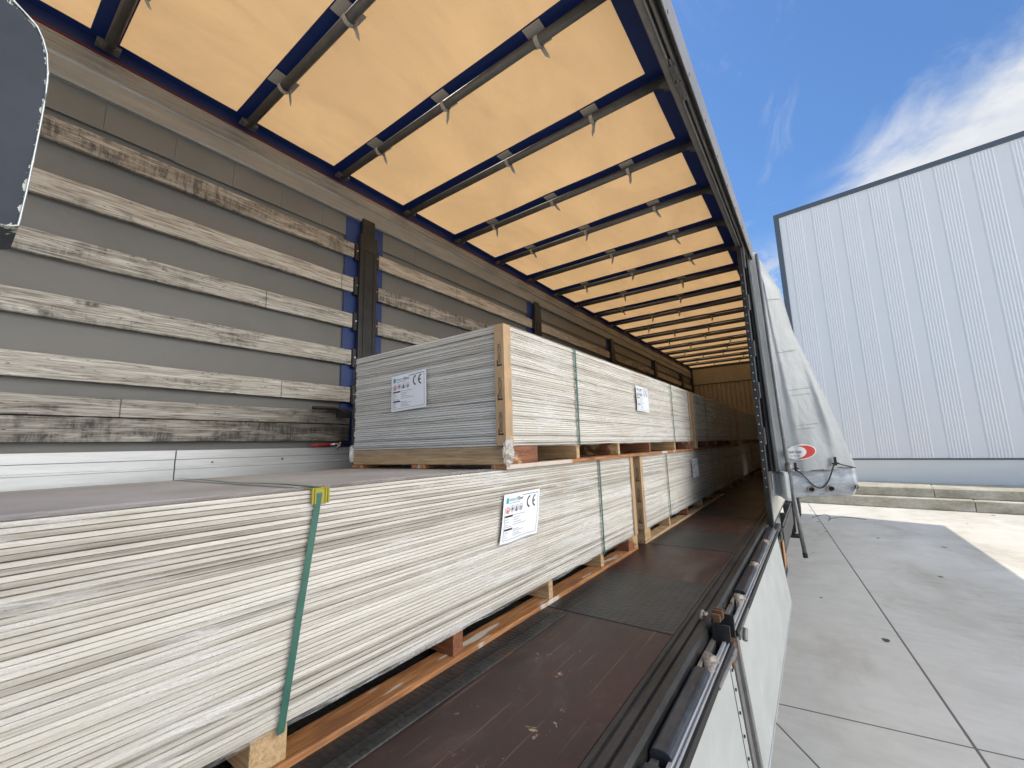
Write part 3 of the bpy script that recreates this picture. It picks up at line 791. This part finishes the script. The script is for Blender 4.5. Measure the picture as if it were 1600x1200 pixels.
# gathered curtain
XB = [(2.07, -.300), (1.98, -.27), (1.683, -.150), (1.195, -.080), (.85, .022), (.464, .125), (.2, .19), (0., .235), (-.19, .275), (-.33, .300)]
def xb(z):
    for (za, xa), (zb, xc) in zip(XB, XB[1:]):
        if z <= za and z >= zb: return xa + (xc - xa) * (za - z) / (za - zb)
    return XB[-1][1] if z < 0 else XB[0][1]
def xa_(z): return -.312 + (2.07 - z) / 2.7 * .052
def cross(z):
    t = (2.07 - z) / 2.4
    A = Vector((xa_(z), 5.17, 0)); B = Vector((xb(z), 5.40 + .06 * t, 0))
    w_ = (B - A)
    P = []
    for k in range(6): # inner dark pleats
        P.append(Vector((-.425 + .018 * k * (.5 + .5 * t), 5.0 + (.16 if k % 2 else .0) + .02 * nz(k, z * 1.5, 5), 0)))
    n = 22
    for k in range(n + 1):
        s = k / n
        bul = -.05 * math.sin(math.pi * s) * (.4 + .6 * t)
        wr = .016 * nz(s * 2.0 + z * .55, z * .8, 9) + .007 * nz(s * 5, z * 2.5, 4) + .004 * nz(s * 14, z * 9, 2) 
        # diagonal creases in the lower middle
        cr = math.exp(-((s - (.86 + .16 * (z - .3))) / .085) ** 2) * .045 * max(0, math.sin((z + .35) * 2.3))
        # vertical fold by the edge pole
        vf = .014 * math.exp(-((s - .16) / .05) ** 2) - .008 * math.exp(-((s - .26) / .05) ** 2)
        q = A + w_ * s; q.y += bul + (wr - cr) * min(1, 5 * s) * min(1, 6 * (1 - s)) + vf * (1 - .3 * t)
        P.append(q)
    for k in range(1, 9):
        s = k / 8
        e = B + Vector((-.10, .95, 0)) * s
        e.x = B.x + (-.40 - B.x) * s ** 1.5 + .03 * math.sin(s * 9) * (1 - s)
        P.append(e)
    for k in range(1, 61):
        P.append(Vector((-.40 + (.02 if k % 2 else -.012), 6.45 + k * .127, 0)))
    return P
zs = [2.07 - k * (2.40 / 56) for k in range(57)]
vs = []; cs = [cross(z) for z in zs]; ncs = len(cs[0])
for z, P in zip(zs, cs):
    for k, p in enumerate(P):
        zz = z
        if z < -.2 and 6 <= k <= 28: zz = z + .012 * math.sin(k * .9) * (-.2 - z) / .13 + .03 * ((k - 6) / 22) * (-.2 - z) / .13
        vs.append((p.x, p.y, zz))
m = MB(); m.add(vs, [(j * ncs + i, j * ncs + i + 1, (j + 1) * ncs + i + 1, (j + 1) * ncs + i) for j in range(len(zs) - 1) for i in range(ncs - 1)])
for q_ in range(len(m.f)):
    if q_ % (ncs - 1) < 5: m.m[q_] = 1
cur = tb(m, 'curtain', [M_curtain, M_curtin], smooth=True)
# welded seams on the curtain face
m = MB()
for z, s0, s1 in ((.91, .25, .80), (.50, .3, .8), (.44, .30, .75), (.13, .28, .72), (.09, .28, .6), (1.5, .1, .9)):
    P = cross(z); k0, k1 = 6 + int(22 * s0), 6 + int(22 * s1)
    m.tube([(P[k].x, P[k].y - .004, z + .05 * (k - k0) / 22 ) for k in range(k0, k1 + 1)], .0035, 5)
tbe(m, 'weld_seam', M_curtain, cur)
# hem with eyelets
def hem(a, c):
    x = -.262 + a * (.275 + .262 + .035 * min(1, (1 - c) * 3)); z = -.335 - c * .265 + .028 * a
    y = 5.215 + .20 * a - .045 * math.sin(c * math.pi) + .008 * math.sin(c * 17 + a * 4) * (1 - c) + .006 * nz(a * 7, c * 5, 1)
    if a > .94: y += (a - .94) * 2.5; x -= (a - .94) * .2
    return (x, y, z)
m = MB(); m.grid(hem, 46, 26); hm = tb(m, 'curtain_hem', M_hem, cur, smooth=True, solid=.006)
for a in (.30, .58, .93):
    c = .70; p = Vector(hem(a, c)); q = Vector(hem(min(1, a + .02), c)); ud = (q - p).normalized(); nn = ud.cross(Vector((0, 0, 1))).normalized()
    if nn.y > 0: nn = -nn
    m = MB(); ctr = p + nn * .007
    ring = [ctr + ud * (.030 * math.cos(t * math.pi / 8)) + Vector((0, 0, .026 * math.sin(t * math.pi / 8))) for t in range(17)]
    ring = [q_ + nn * .012 for q_ in ring]; ctr = ctr + nn * .008
    m.tube(ring, .006, 6, cap=False); eo = tb(m, 'eyelet', M_latch, cur, smooth=True)
    m = MB(); m.add([ctr - nn * .002] + ring[:-1], [(0, k + 1, (k + 1) % 16 + 1) for k in range(16)]); tb(m, 'eyelet_hole', M_hole, eo)
# small lower silver tuck behind
m = MB(); m.grid(lambda a, c: (-.40 + .17 * a, 5.06 + .10 * math.sin(a * 7) + .1 * a, -.33 - c * (.30 - .06 * (1 - a))), 16, 6); tb(m, 'curtain_tuck', M_curtain, cur, smooth=True, solid=.004)
# edge pole
m = MB(); m.tube([(-.300, 5.14, 2.03), (-.268, 5.13, 0.2), (-.243, 5.12, -.56)], .019, 12)
pole = tb(m, 'tension_pole', M_pole, smooth=True)
m = MB(); m.tube([(-.243, 5.12, -.50), (-.204, 5.12, -1.115)], .019, 12); m.tube([(-.247, 5.12, -.25), (-.246, 5.12, -.34)], .033, 12); tb(m, 'lower_rod', M_alud, pole, smooth=True)
m = MB(); m.tube([(-.2045, 5.12, -1.11), (-.202, 5.12, -1.155)], .022, 10); tb(m, 'rubber_foot', M_rubber, pole)
# elastic rope & hooks
def on_hem(a, z): p = Vector(hem(a, .1)); return (p.x, p.y - .045, z)
m = MB(); pts = []
for k in range(17):
    s = k / 16; a = .12 + .56 * s; pts.append(on_hem(a, -.315 + .055 * s - .215 * math.sin(math.pi * (s ** 1.3))))
pts += [on_hem(.74, -.262), on_hem(.86, -.285), on_hem(.99, -.31)]
m.tube(pts, .0065, 6); tb(m, 'elastic_rope', M_rope, cur, smooth=True)
for a, z in ((.12, -.30), (.70, -.25)):
    p = on_hem(a, z); m = MB(); m.box(p[0] - .012, p[0] + .012, p[1], p[1] + .03, z - .03, z + .055); m.tube([(p[0] - .03, p[1], z - .01), (p[0] + .03, p[1], z - .005)], .008, 6)
    tbe(m, 'hook', M_post, cur, bevel=.003)
# oval sticker
m = MB()
def stick(u_, v_, o=.006):
    # map local sticker coordinates to curtain face
    z = -.140 + v_; P = cross(z); A = P[6]; x = -.135 + u_
    for k in range(6, 28):
        if P[k].x <= x <= P[k + 1].x:
            t = (x - P[k].x) / (P[k + 1].x - P[k].x); return (x, P[k].y + (P[k + 1].y - P[k].y) * t - o, z)
    return (x, A.y - o, z)
def oval(m, cx, cz, rx, rz, o, mi, clip=None, n=28):
    rings = [[(0, 0)]]
    for r_ in (.25, .5, .75, 1.): rings.append([(r_ * math.cos(2 * math.pi * k / n), r_ * math.sin(2 * math.pi * k / n)) for k in range(n)])
    vs = [stick(cx, cz, o)]
    for rg in rings[1:]: vs += [stick(cx + rx * p[0] , cz + rz * p[1] + .10 * rx * p[0], o) for p in rg]
    fs = [(0, 1 + k, 1 + (k + 1) % n) for k in range(n)]
    for j in range(3): fs += [(1 + j * n + k, 1 + (j + 1) * n + k, 1 + (j + 1) * n + (k + 1) % n, 1 + j * n + (k + 1) % n) for k in range(n)]
    m.add(vs, fs, mi)
oval(m, 0, 0, .132, .078, .010, 0); oval(m, .012, 0, .112, .066, .014, 1); oval(m, -.042, -.004, .092, .062, .018, 0)
st = tb(m, 'oval_sticker', [mat('sticker_white', (.72, .72, .70), .35), M_redink], cur)
m = MB(); vs, fs, wd = text_mesh('KAR MAK', .036)
m.add([stick(-.110 + a[0] * .125 / wd, -.008 + a[1] + .10 * (-.04), .022) for a in vs], fs)
tb(m, 'lettering', M_ink, st); m = MB()
vs, fs, wd = text_mesh('TENTE BRANDA', .014)
m.add([stick(-.09 + a[0] * .09 / wd, -.042 + a[1], .022) for a in vs], fs)
tb(m, 'lettering', M_ink, st)

# tool box, landing leg, tractor wheel
m = MB(); m.prism([(-.42, -.95), (-.405, -1.45), (-.43, -1.55), (-.95, -1.55), (-.95, -.93)], 'y', 4.78, 5.75)
bx = tb(m, 'tool_box', M_box, bevel=.015)
m = MB(); m.box(-.412, -.398, 4.86, 5.66, -1.0, -.985); m.box(-.412, -.398, 4.86, 5.66, -1.42, -1.405); m.box(-.412, -.398, 4.86, 4.875, -1.4, -1.0); m.box(-.412, -.392, 5.2, 5.26, -1.02, -.95)
tb(m, 'lid_frame', M_post, bx, bevel=.003)
m = MB(); m.box(-.404, -.396, 5.35, 5.52, -1.33, -1.08); tb(m, 'reflector', M_orange, bx)
m = MB(); m.box(-.412, -.404, 5.77, 7.8, -1.28, -1.02); m.box(-.412, -.404, 5.77, 7.8, -1.0, -.96); m.box(-.47, -.412, 6.4, 6.45, -1.28, -.93); m.box(-.47, -.412, 7.4, 7.45, -1.28, -.93); tb(m, 'side_guard', M_box, bevel=.004)
m = MB(); m.box(-.62, -.52, 10.55, 10.68, -1.9, -.93); m.box(-.68, -.46, 10.48, 10.76, G, -1.96); m.box(-.60, -.54, 10.58, 10.65, -1.98, -1.9); tb(m, 'landing_leg', M_post, bevel=.004)
m = MB(); pts = []
for k in range(32):
    q = 2 * math.pi * k / 32; pts.append((13.3 + .52 * math.cos(q), G + .52 + .52 * math.sin(q)))
m.prism(pts, 'x', -.86, -.50)
wh = tb(m, 'wheel', M_rubber, bevel=.05)
m = MB(); m.prism([(13.3 + .28 * math.cos(2 * math.pi * k / 24), G + .52 + .28 * math.sin(2 * math.pi * k / 24)) for k in range(24)], 'x', -.56, -.49); tb(m, 'rim', M_alud, wh, bevel=.02)
m = MB()
for k in range(14):
    q0, q1 = R(15 + k * 11), R(15 + (k + 1) * 11)
    m.add([(x, 13.3 + .64 * math.cos(q), G + .52 + .64 * math.sin(q)) for q in (q0, q1) for x in (-.90, -.44)], [(0, 1, 3, 2)])
tb(m, 'mudguard', M_box, wh, solid=.01)

# scratched plate of the leaning rear post (top left of the photo)
out = [(-.30, .175), (-.02, .183), (.0185, .1845), (.0232, .187), (.0245, .215), (.0256, .25), (.0264, .28), (.0268, .307), (.0262, .328), (.0240, .346), (.0205, .358), (.0165, .3665), (.008, .374), (0., .380), (-.012, .386), (-.03, .395), (-.9, 1.95), (-1.25, 1.95), (-.36, .30)]
m = MB(); n = len(out); X0, X1 = -.500, -.562
m.add([(X0, a, c) for a, c in out] + [(X1, a, c) for a, c in out], [tuple(range(n))[::-1], tuple(range(n, 2 * n))] + [(i, (i + 1) % n, n + (i + 1) % n, n + i) for i in range(n)])
ins = [(a - (.0075 if 1 < i < 14 else .0), c - (.006 if 9 < i < 16 else -.004 if i < 4 else 0)) for i, (a, c) in enumerate(out)]
m.f[0] = tuple(range(2 * n, 3 * n))[::-1]; m.v += [(X0, a, c) for a, c in ins]
for i in range(n):
    if 1 <= i < 15: m.f.append((i, i + 1, 2 * n + i + 1, 2 * n + i)); m.m.append(0)
m.f[0] = tuple([i for i in range(n) if not 1 <= i <= 15][0:1] + [2 * n + i for i in range(1, 16)] + [i for i in range(16, n)])[::-1]
pl = tb(m, 'rear_post', M_slate)
at = pl.data.attributes.new('edge', 'FLOAT', 'POINT')
for i in range(2, 16): at.data[i].value = 1.
# worn paint along the plate's edge: a fine irregular bead
m = MB()
bead = [Vector((X0 + .0008, a - .0004, c)) for a, c in out[2:16]]
dense = []
for a, c in zip(bead, bead[1:]):
    for k in range(6): dense.append(a.lerp(c, k / 6))
m.tube(dense, [.0007 + .0008 * abs(nz(k * .9, 2, 2)) for k in range(len(dense))], 6)
tb(m, 'worn_edge', mat('bare_metal', (.42, .45, .44), .3, .6), pl, smooth=True)


# ================================================================ LOADS
TEAL, RED, INK, GR = 0, 1, 2, 3
def label_parts(P, parent, text=True):
    """A4 landscape sheet; P(u, v, lift) maps 0..297 mm, 0..210 mm"""
    m = MB(); m.grid(lambda a, c: P(a * .297, c * .210, 0), 14, 10)
    lb = m.build('label', M_paper, parent, smooth=True)
    q = MB(); H = .0012
    def rect(x, y, w_, h, mi=INK):
        n = max(1, int(w_ / .03)); mm = max(1, int(h / .03))
        q.grid(lambda a, c: P(x + w_ * a, y + h * c, H), n, mm, mi)
    def ring(cx, cy, r, t, mi, a0=0, a1=360, n=24):
        vs = []
        for k in range(n + 1):
            a = R(a0 + (a1 - a0) * k / n); vs += [P(cx + r * math.cos(a), cy + r * math.sin(a), H), P(cx + (r - t) * math.cos(a), cy + (r - t) * math.sin(a), H)]
        q.add(vs, [(2 * k, 2 * k + 2, 2 * k + 3, 2 * k + 1) for k in range(n)], mi)
    def txt(body, x, y, size, mi):
        vs, fs, wd = text_mesh(body, size); q.add([P(x + a[0], y + a[1], H) for a in vs], fs, mi); return wd
    # frame
    rect(.014, .012, .268, .0022, GR); rect(.280, .012, .0022, .185, GR); rect(.014, .012, .0022, .140, GR); rect(.150, .195, .131, .0025, INK)
    # logo
    rect(.020, .168, .020, .024, TEAL); ring(.030, .180, .008, .003, GR)
    wd = txt('smart', .045, .176, .026, TEAL); txt('fiber', .047 + wd, .176, .026, INK)
    rect(.045, .167, .085, .0025, GR)
    # CE
    for cx in (.216, .262): ring(cx, .160, .029, .0075, INK, 100, 260)
    rect(.2355, .1565, .020, .007, INK)
    # pictograms
    ring(.036, .138, .0145, .003, RED); q.add([P(.036 + x_ * .01, .138 + y_ * .01, H) for x_, y_ in ((-.6, -.8), (.6, -.8), (.5, 0), (0, .9), (-.4, .1))], [(0, 1, 2, 3, 4)], RED)
    for k, cx in enumerate((.072, .107, .142)):
        ring(cx, .142, .0155, .002, GR); ring(cx, .142 + (-.004 if k else .001), .009, .005, (GR, INK, GR)[k], 180 if k != 2 else 0, 360)
        rect(cx - .004, .138, .008, .011, (INK, INK, GR)[k])
    # table
    rect(.018, .108, .062, .008, INK); rect(.018, .052, .062, .008, INK)
    for k, (x, y, w_) in enumerate(((.020, .098, .026), (.020, .086, .034), (.020, .074, .022), (.020, .066, .05), (.020, .042, .03), (.020, .032, .018), (.020, .022, .026),
                                     (.085, .112, .10), (.085, .100, .06), (.085, .090, .045), (.085, .080, .07), (.085, .070, .11), (.085, .050, .05), (.085, .042, .09), (.085, .032, .06), (.085, .024, .08))):
        rect(x, y, w_, .0022, GR)
    q.build('printing', [M_teal, M_redink, M_ink, M_grey], lb)
    return lb


def load(name_label, xr, y0, y1, zb, H, straps, stringers, blocks, seed, detail=True, guards=(), side_label=None, end_label=False, shear=0., narrow=1.226, topy=None):
    rs = random.Random(seed)
    O = Vector((xr - narrow / 2, (y0 + y1) / 2, zb))
    t = thing('board_pallet', name_label, 'stack of boards', 'palletised stacks of fibre cement boards', loc=O)
    def pb(m, name, mats, parent=None, **k):
        m.v = [(a[0] - O.x, a[1] - O.y, a[2] - O.z) for a in m.v]; return m.build(name, mats, parent or t, **k)
    xl = xr - narrow
    # pallet
    for px in (xr - .10, (xr + xl) / 2 - .05, xl):
        m = MB(); m.box(px, px + .10 - .001, y0 + .005, y1 - .005, zb, zb + .022); pb(m, 'bottom_board', M_pal_near if seed in (1, 5) else M_pal_y, bevel=.003)
    for s0, s1 in stringers:
        m = MB(); m.box(xl + .006, xr - .004 - .01 * rs.random(), s0, s1, zb + .0225, zb + .108); pb(m, 'stringer', M_pal_x, bevel=.003)
    for s0, s1 in blocks:
        m = MB(); m.box(xr - .13, xr - .001, s0, s1, zb + .0225, zb + .107); pb(m, 'block', M_pal_y, bevel=.003)
    # boards
    zb1 = zb + .11; n = int(round((H - .11) / .01195)); hb = (H - .11) / n
    m = MB(); ns = 60 if detail else 10
    for k in range(n):
        z0 = zb1 + k * hb + .0008; z1 = zb1 + (k + 1) * hb - .0014
        ox = rs.uniform(-.0035, .0025); oy = rs.uniform(-.004, .004); mi = 0
        vs = []
        for i in range(ns + 1):
            Y = y0 + .012 + oy + (y1 - y0 - .024) * i / ns
            dx = ox + .0018 * nz(Y * 2.3, k * 1.7, seed)
            for (x, z) in ((xl + .012 - ox, z0), (xr - .010 + dx, z0), (xr - .010 + dx, z1), (xl + .012 - ox, z1)): vs.append((x, Y, z))
        o = len(m.v); m.v += vs
        for i in range(ns):
            for j in range(4):
                jj = (j + 1) % 4; m.f.append([o + 4 * i + j, o + 4 * i + jj, o + 4 * i + 4 + jj, o + 4 * i + 4 + j]); m.m.append(1 if (j == 2 and k == n - 1) else 0)
        m.f.append([o + 3, o + 2, o + 1, o]); m.m.append(0); q = o + 4 * ns; m.f.append([q, q + 1, q + 2, q + 3]); m.m.append(0)
    pb(m, 'board_stack', [M_board, M_btop])
    ztop = zb + H
    # film
    def fx(Y, z):
        e = .0035 * nz(Y * .9, z * 34 + Y * .6 + seed, seed) + .002 * nz(Y * 4, z * 60, seed + 5)
        return xr - .003 + e
    m = MB(); nu = int((y1 - y0) * (26 if detail else 8)); nvv = 70 if detail else 24
    m.grid(lambda a, c: (fx(y0 + (y1 - y0) * a, zb1 - .004 + (H - .108) * c) , y0 + (y1 - y0) * a, zb1 - .006 + .010 * nz(a * 14, seed, 0) * (1 - c) + (H - .106) * c), nu, nvv)
    me_ = MB(); me_.grid(lambda a, c: (xl + narrow * a, y0 + .0035 * nz(a * 3, c * 20 + seed, 3) - .001, zb + .07 + (H - .068) * c), 30 if detail else 8, 40 if detail else 10)
    # film lip folded on to the top
    m.grid(lambda a, c: (xr - .004 - (.10 + .03 * nz(a * 9, seed, 1)) * c, y0 + (y1 - y0) * a, ztop + .0015 + .003 * nz(a * 20, c * 3, seed) * c + .002 * c), nu, 6)
    pb(m, 'stretch_wrap', M_film, smooth=True); pb(me_, 'stretch_wrap', M_film_end, smooth=True)
    # straps
    for si, (ys, yb_) in enumerate(straps):
        wv = .0095
        m = MB()
        pts = [(xr + .004, yb_, zb1 - .012), (xr + .0045, (ys + yb_) / 2, (zb1 + ztop) / 2), (xr + .004, ys, ztop - .012), (xr - .002, ys, ztop + .004), (xr - .012, ys, ztop + .006)]
        pts += [(xr - .05 - (narrow - .06) * k / 8, ys + .002 * math.sin(k), ztop + .0065 + .002 * math.sin(k * 1.3)) for k in range(9)]
        vs = []
        for p in pts: vs += [(p[0], p[1] - wv, p[2]), (p[0], p[1] + wv, p[2])]
        m.add(vs, [(2 * k, 2 * k + 1, 2 * k + 3, 2 * k + 2) for k in range(len(pts) - 1)])
        pb(m, 'strap', M_green, solid=.0012)
        if detail and si == 0 and topy:
            m = MB(); yy = ys + .004
            m.box(xr - .001, xr + .0033, yy - .026, yy + .026, ztop - .040, ztop + .001); m.box(xr - .045, xr + .003, yy - .026, yy + .026, ztop + .0012, ztop + .0045)
            for e in (-.026, -.018, .014, .022): m.box(xr + .0034, xr + .0075, yy + e, yy + e + .004, ztop - .040, ztop + .004)
            pb(m, 'edge_protector', M_yellow, bevel=.0008)
    # corner guards
    for (gy, sgn) in guards:
        m = MB(); wg = .055
        a, c = (gy - .004 * sgn, gy + wg * sgn)
        y_a, y_c = min(a, c), max(a, c)
        m.box(xr - .004, xr + .0022, y_a, y_c, zb + .11, ztop - .002)
        ya2 = gy - .0042 * sgn
        m.box(xr - wg, xr - .0043, min(ya2, ya2 + .005 * sgn), max(ya2, ya2 + .005 * sgn), zb + .11, ztop - .002)
        gd = pb(m, 'corner_guard', M_card, bevel=.0012)
        if detail and sgn > 0:
            m = MB()
            for zt_ in (zb + .16, zb + .325, zb + .49):
                vs, fs, wd = text_mesh('AMACOM', .030)
                yo = gy - .0055
                m.add([(xr - .010 - a_[1] - .004, yo, zt_ + .012 + a_[0] * .095 / wd) for a_ in vs], fs)
                m.add([(xr - .010, yo, zt_), (xr - .040, yo, zt_), (xr - .040, yo, zt_ + .008), (xr - .010, yo, zt_ + .008)], [(0, 1, 2, 3)])
                m.add([(xr - .034, yo, zt_), (xr - .040, yo, zt_), (xr - .040, yo, zt_ + .03), (xr - .034, yo, zt_ + .03)], [(0, 1, 2, 3)])
                vs, fs, wd = text_mesh('HAMACOM', .022)
                m.add([(xr + .0030, gy + .045 - a_[1], zt_ + a_[0] * .10 / wd) for a_ in vs], fs, 1)
            pb(m, 'printing', [M_ink, M_grey], gd)
    if end_label:
        X0_, Zt = end_label
        label_parts(lambda u_, v_, l: (X0_ + u_ - .004 * v_ - O.x, y0 - .005 - l - .003 * math.sin(u_ * 30) * v_ * 4 - O.y, Zt - .212 + v_ + .04 * u_ - O.z), t)
    if side_label:
        Ya, Zt, sl = side_label
        label_parts(lambda u_, v_, l: (xr + .007 + l + .006 * math.sin(u_ * 22 + v_ * 14) * (1 - v_ / .21) - O.x, Ya + u_ * 1.02 + sl * (v_ - .21) - O.y, Zt - .212 + v_ - O.z), t)
    return t


def stri(y0, y1): return [(y0 + .02, y0 + .06), (y0 + .73, y0 + .77), (y0 + 1.38, y0 + 1.42), (y0 + 2.10, y0 + 2.14), (y0 + 2.89, y0 + 2.93), (y1 - .07, y1 - .02)]
HL = .695; ZU = -.105
load('bottom board stack nearest the camera with a green strap and yellow edge guard', -1.182, -.42, 3.25, FL, HL - .001,
     [(.672, .594), (2.612, 2.612)], [(-.2, -.15), (.53, .62), (1.235, 1.29), (1.93, 1.97), (2.58, 2.625)], [(3.05, 3.24)], 1, guards=[(3.246, -1)], side_label=(1.555, -.215, .22), topy=1)
load('bottom board stack on a pale pallet, second in the row on the trailer floor', -1.185, 3.42, 7.02, FL, HL - .001,
     [(4.17, 4.17), (6.35, 6.35)], stri(3.42, 7.02), [(3.421, 3.56)], 2, guards=[(3.42, 1), (7.02, -1)], side_label=(5.14, -.20, .02))
load('dark bottom board stack third along the trailer floor', -1.185, 7.14, 10.74, FL, HL - .001,
     [(7.9, 7.9), (10.0, 10.0)], stri(7.14, 10.74), [(7.141, 7.27)], 3, False, guards=[(7.14, 1)])
load('farthest dark bottom board stack against the trailer front', -1.185, 10.86, 13.9, FL, HL - .001,
     [(11.6, 11.6), (13.2, 13.2)], [(10.9, 10.94), (11.6, 11.64), (12.3, 12.34), (13.0, 13.04), (13.7, 13.74)], [], 4, False, guards=[(10.86, 1)])
up1 = load('upper board stack with a cardboard corner and a white CE label on its end', -1.164, 1.565, 5.25, ZU, .70,
     [(2.307, 2.307), (4.455, 4.455)], [(1.575, 1.61), (2.29, 2.33), (2.95, 2.985), (3.67, 3.705), (4.47, 4.51), (5.17, 5.21)], [(1.612, 1.835), (5.03, 5.165)], 5,
     guards=[(1.565, 1), (5.248, -1)], side_label=(3.37, .475, .0), end_label=(-1.993, .4305))
load('upper board stack second in the top row, starting behind the labelled one', -1.164, 5.35, 8.9, ZU, .70,
     [(6.1, 6.1), (8.1, 8.1)], stri(5.35, 8.9), [(5.351, 5.47)], 6, False, guards=[(5.35, 1), (8.898, -1)])
load('farthest upper board stack in the dark end of the trailer', -1.164, 9.02, 12.6, ZU, .70,
     [(9.8, 9.8), (11.9, 11.9)], stri(9.02, 12.6), [(9.021, 9.15)], 8, False, guards=[(9.02, 1)])

# crumpled film at the corner of the upper stack
def crump(cx, cy, cz, rx, ry_, rz, seed, parent):
    m = MB()
    def fn(a, c):
        th = a * 2 * math.pi; ph = -math.pi / 2 + c * math.pi
        d = Vector((math.cos(ph) * math.cos(th), math.cos(ph) * math.sin(th), math.sin(ph)))
        r_ = 1 + .35 * nz(d.x * 3 + seed, d.y * 3, d.z * 5) + .2 * abs(nz(d.x * 9, d.y * 9 + seed, d.z * 11))
        return (cx + rx * r_ * d.x - parent.location.x, cy + ry_ * r_ * d.y - parent.location.y, cz + rz * r_ * d.z - parent.location.z)
    m.grid(fn, 26, 20); return m.build('film_bunch', M_film2, parent)
crump(-1.160, 1.575, -.025, .022, .030, .060, 3, up1)
crump(-2.388, 1.57, -.02, .014, .016, .05, 5, up1)

# ratchet straps left on the wall rails
m = MB(); m.box(-2.955, -2.935, 1.72, 1.96, .300, .326); m.box(-2.96, -2.93, 1.62, 1.74, .315, .335); m.tube([(-2.94, 1.60, .322), (-2.94, 1.78, .328), (-2.94, 1.85, .30)], .014, 8)
m.box(-2.96, -2.93, 1.80, 1.90, .26, .30)
tag(m.build('ratchet_strap', M_post, bevel=.004), 'black ratchet strap handle lying on the upper double slat of the left wall', 'ratchet strap')
r2 = thing('ratchet_strap', 'red handled ratchet strap with steel hook tucked above the left aluminium sideboard', 'ratchet strap', loc=(-2.95, 1.7, .05))
m = MB(); m.tube([(0, -.10, 0), (0, .05, .004)], [.008, .014], 8); m.build('handle', mat('red_grip', (.35, .02, .03), .5), r2, smooth=True)
m = MB(); m.tube([(.01, .05, .004), (.012, .10, .008), (.02, .125, -.006), (.018, .10, -.018)], .009, 8); m.tube([(.01, .10, -.03), (.012, .13, .022)], .007, 8); m.build('hook', M_chrome, r2, smooth=True)
m = MB(); m.box(-.01, .012, .12, .26, -.004, .010); m.build('webbing', M_post, r2)

# cord lying on the yard
m = MB(); pts = []
for k in range(60):
    s = k / 59; pts.append((-.28 + 1.0 * s + .15 * math.sin(s * 9), 13.2 + .7 * math.sin(s * 11) * (1 - s) + .3 * s, G + .012))
m.tube(pts, .005, 6)
tag(m.build('cord', M_rope, smooth=True), 'thin dark cord lying loosely on the concrete beyond the curtain', 'cord')
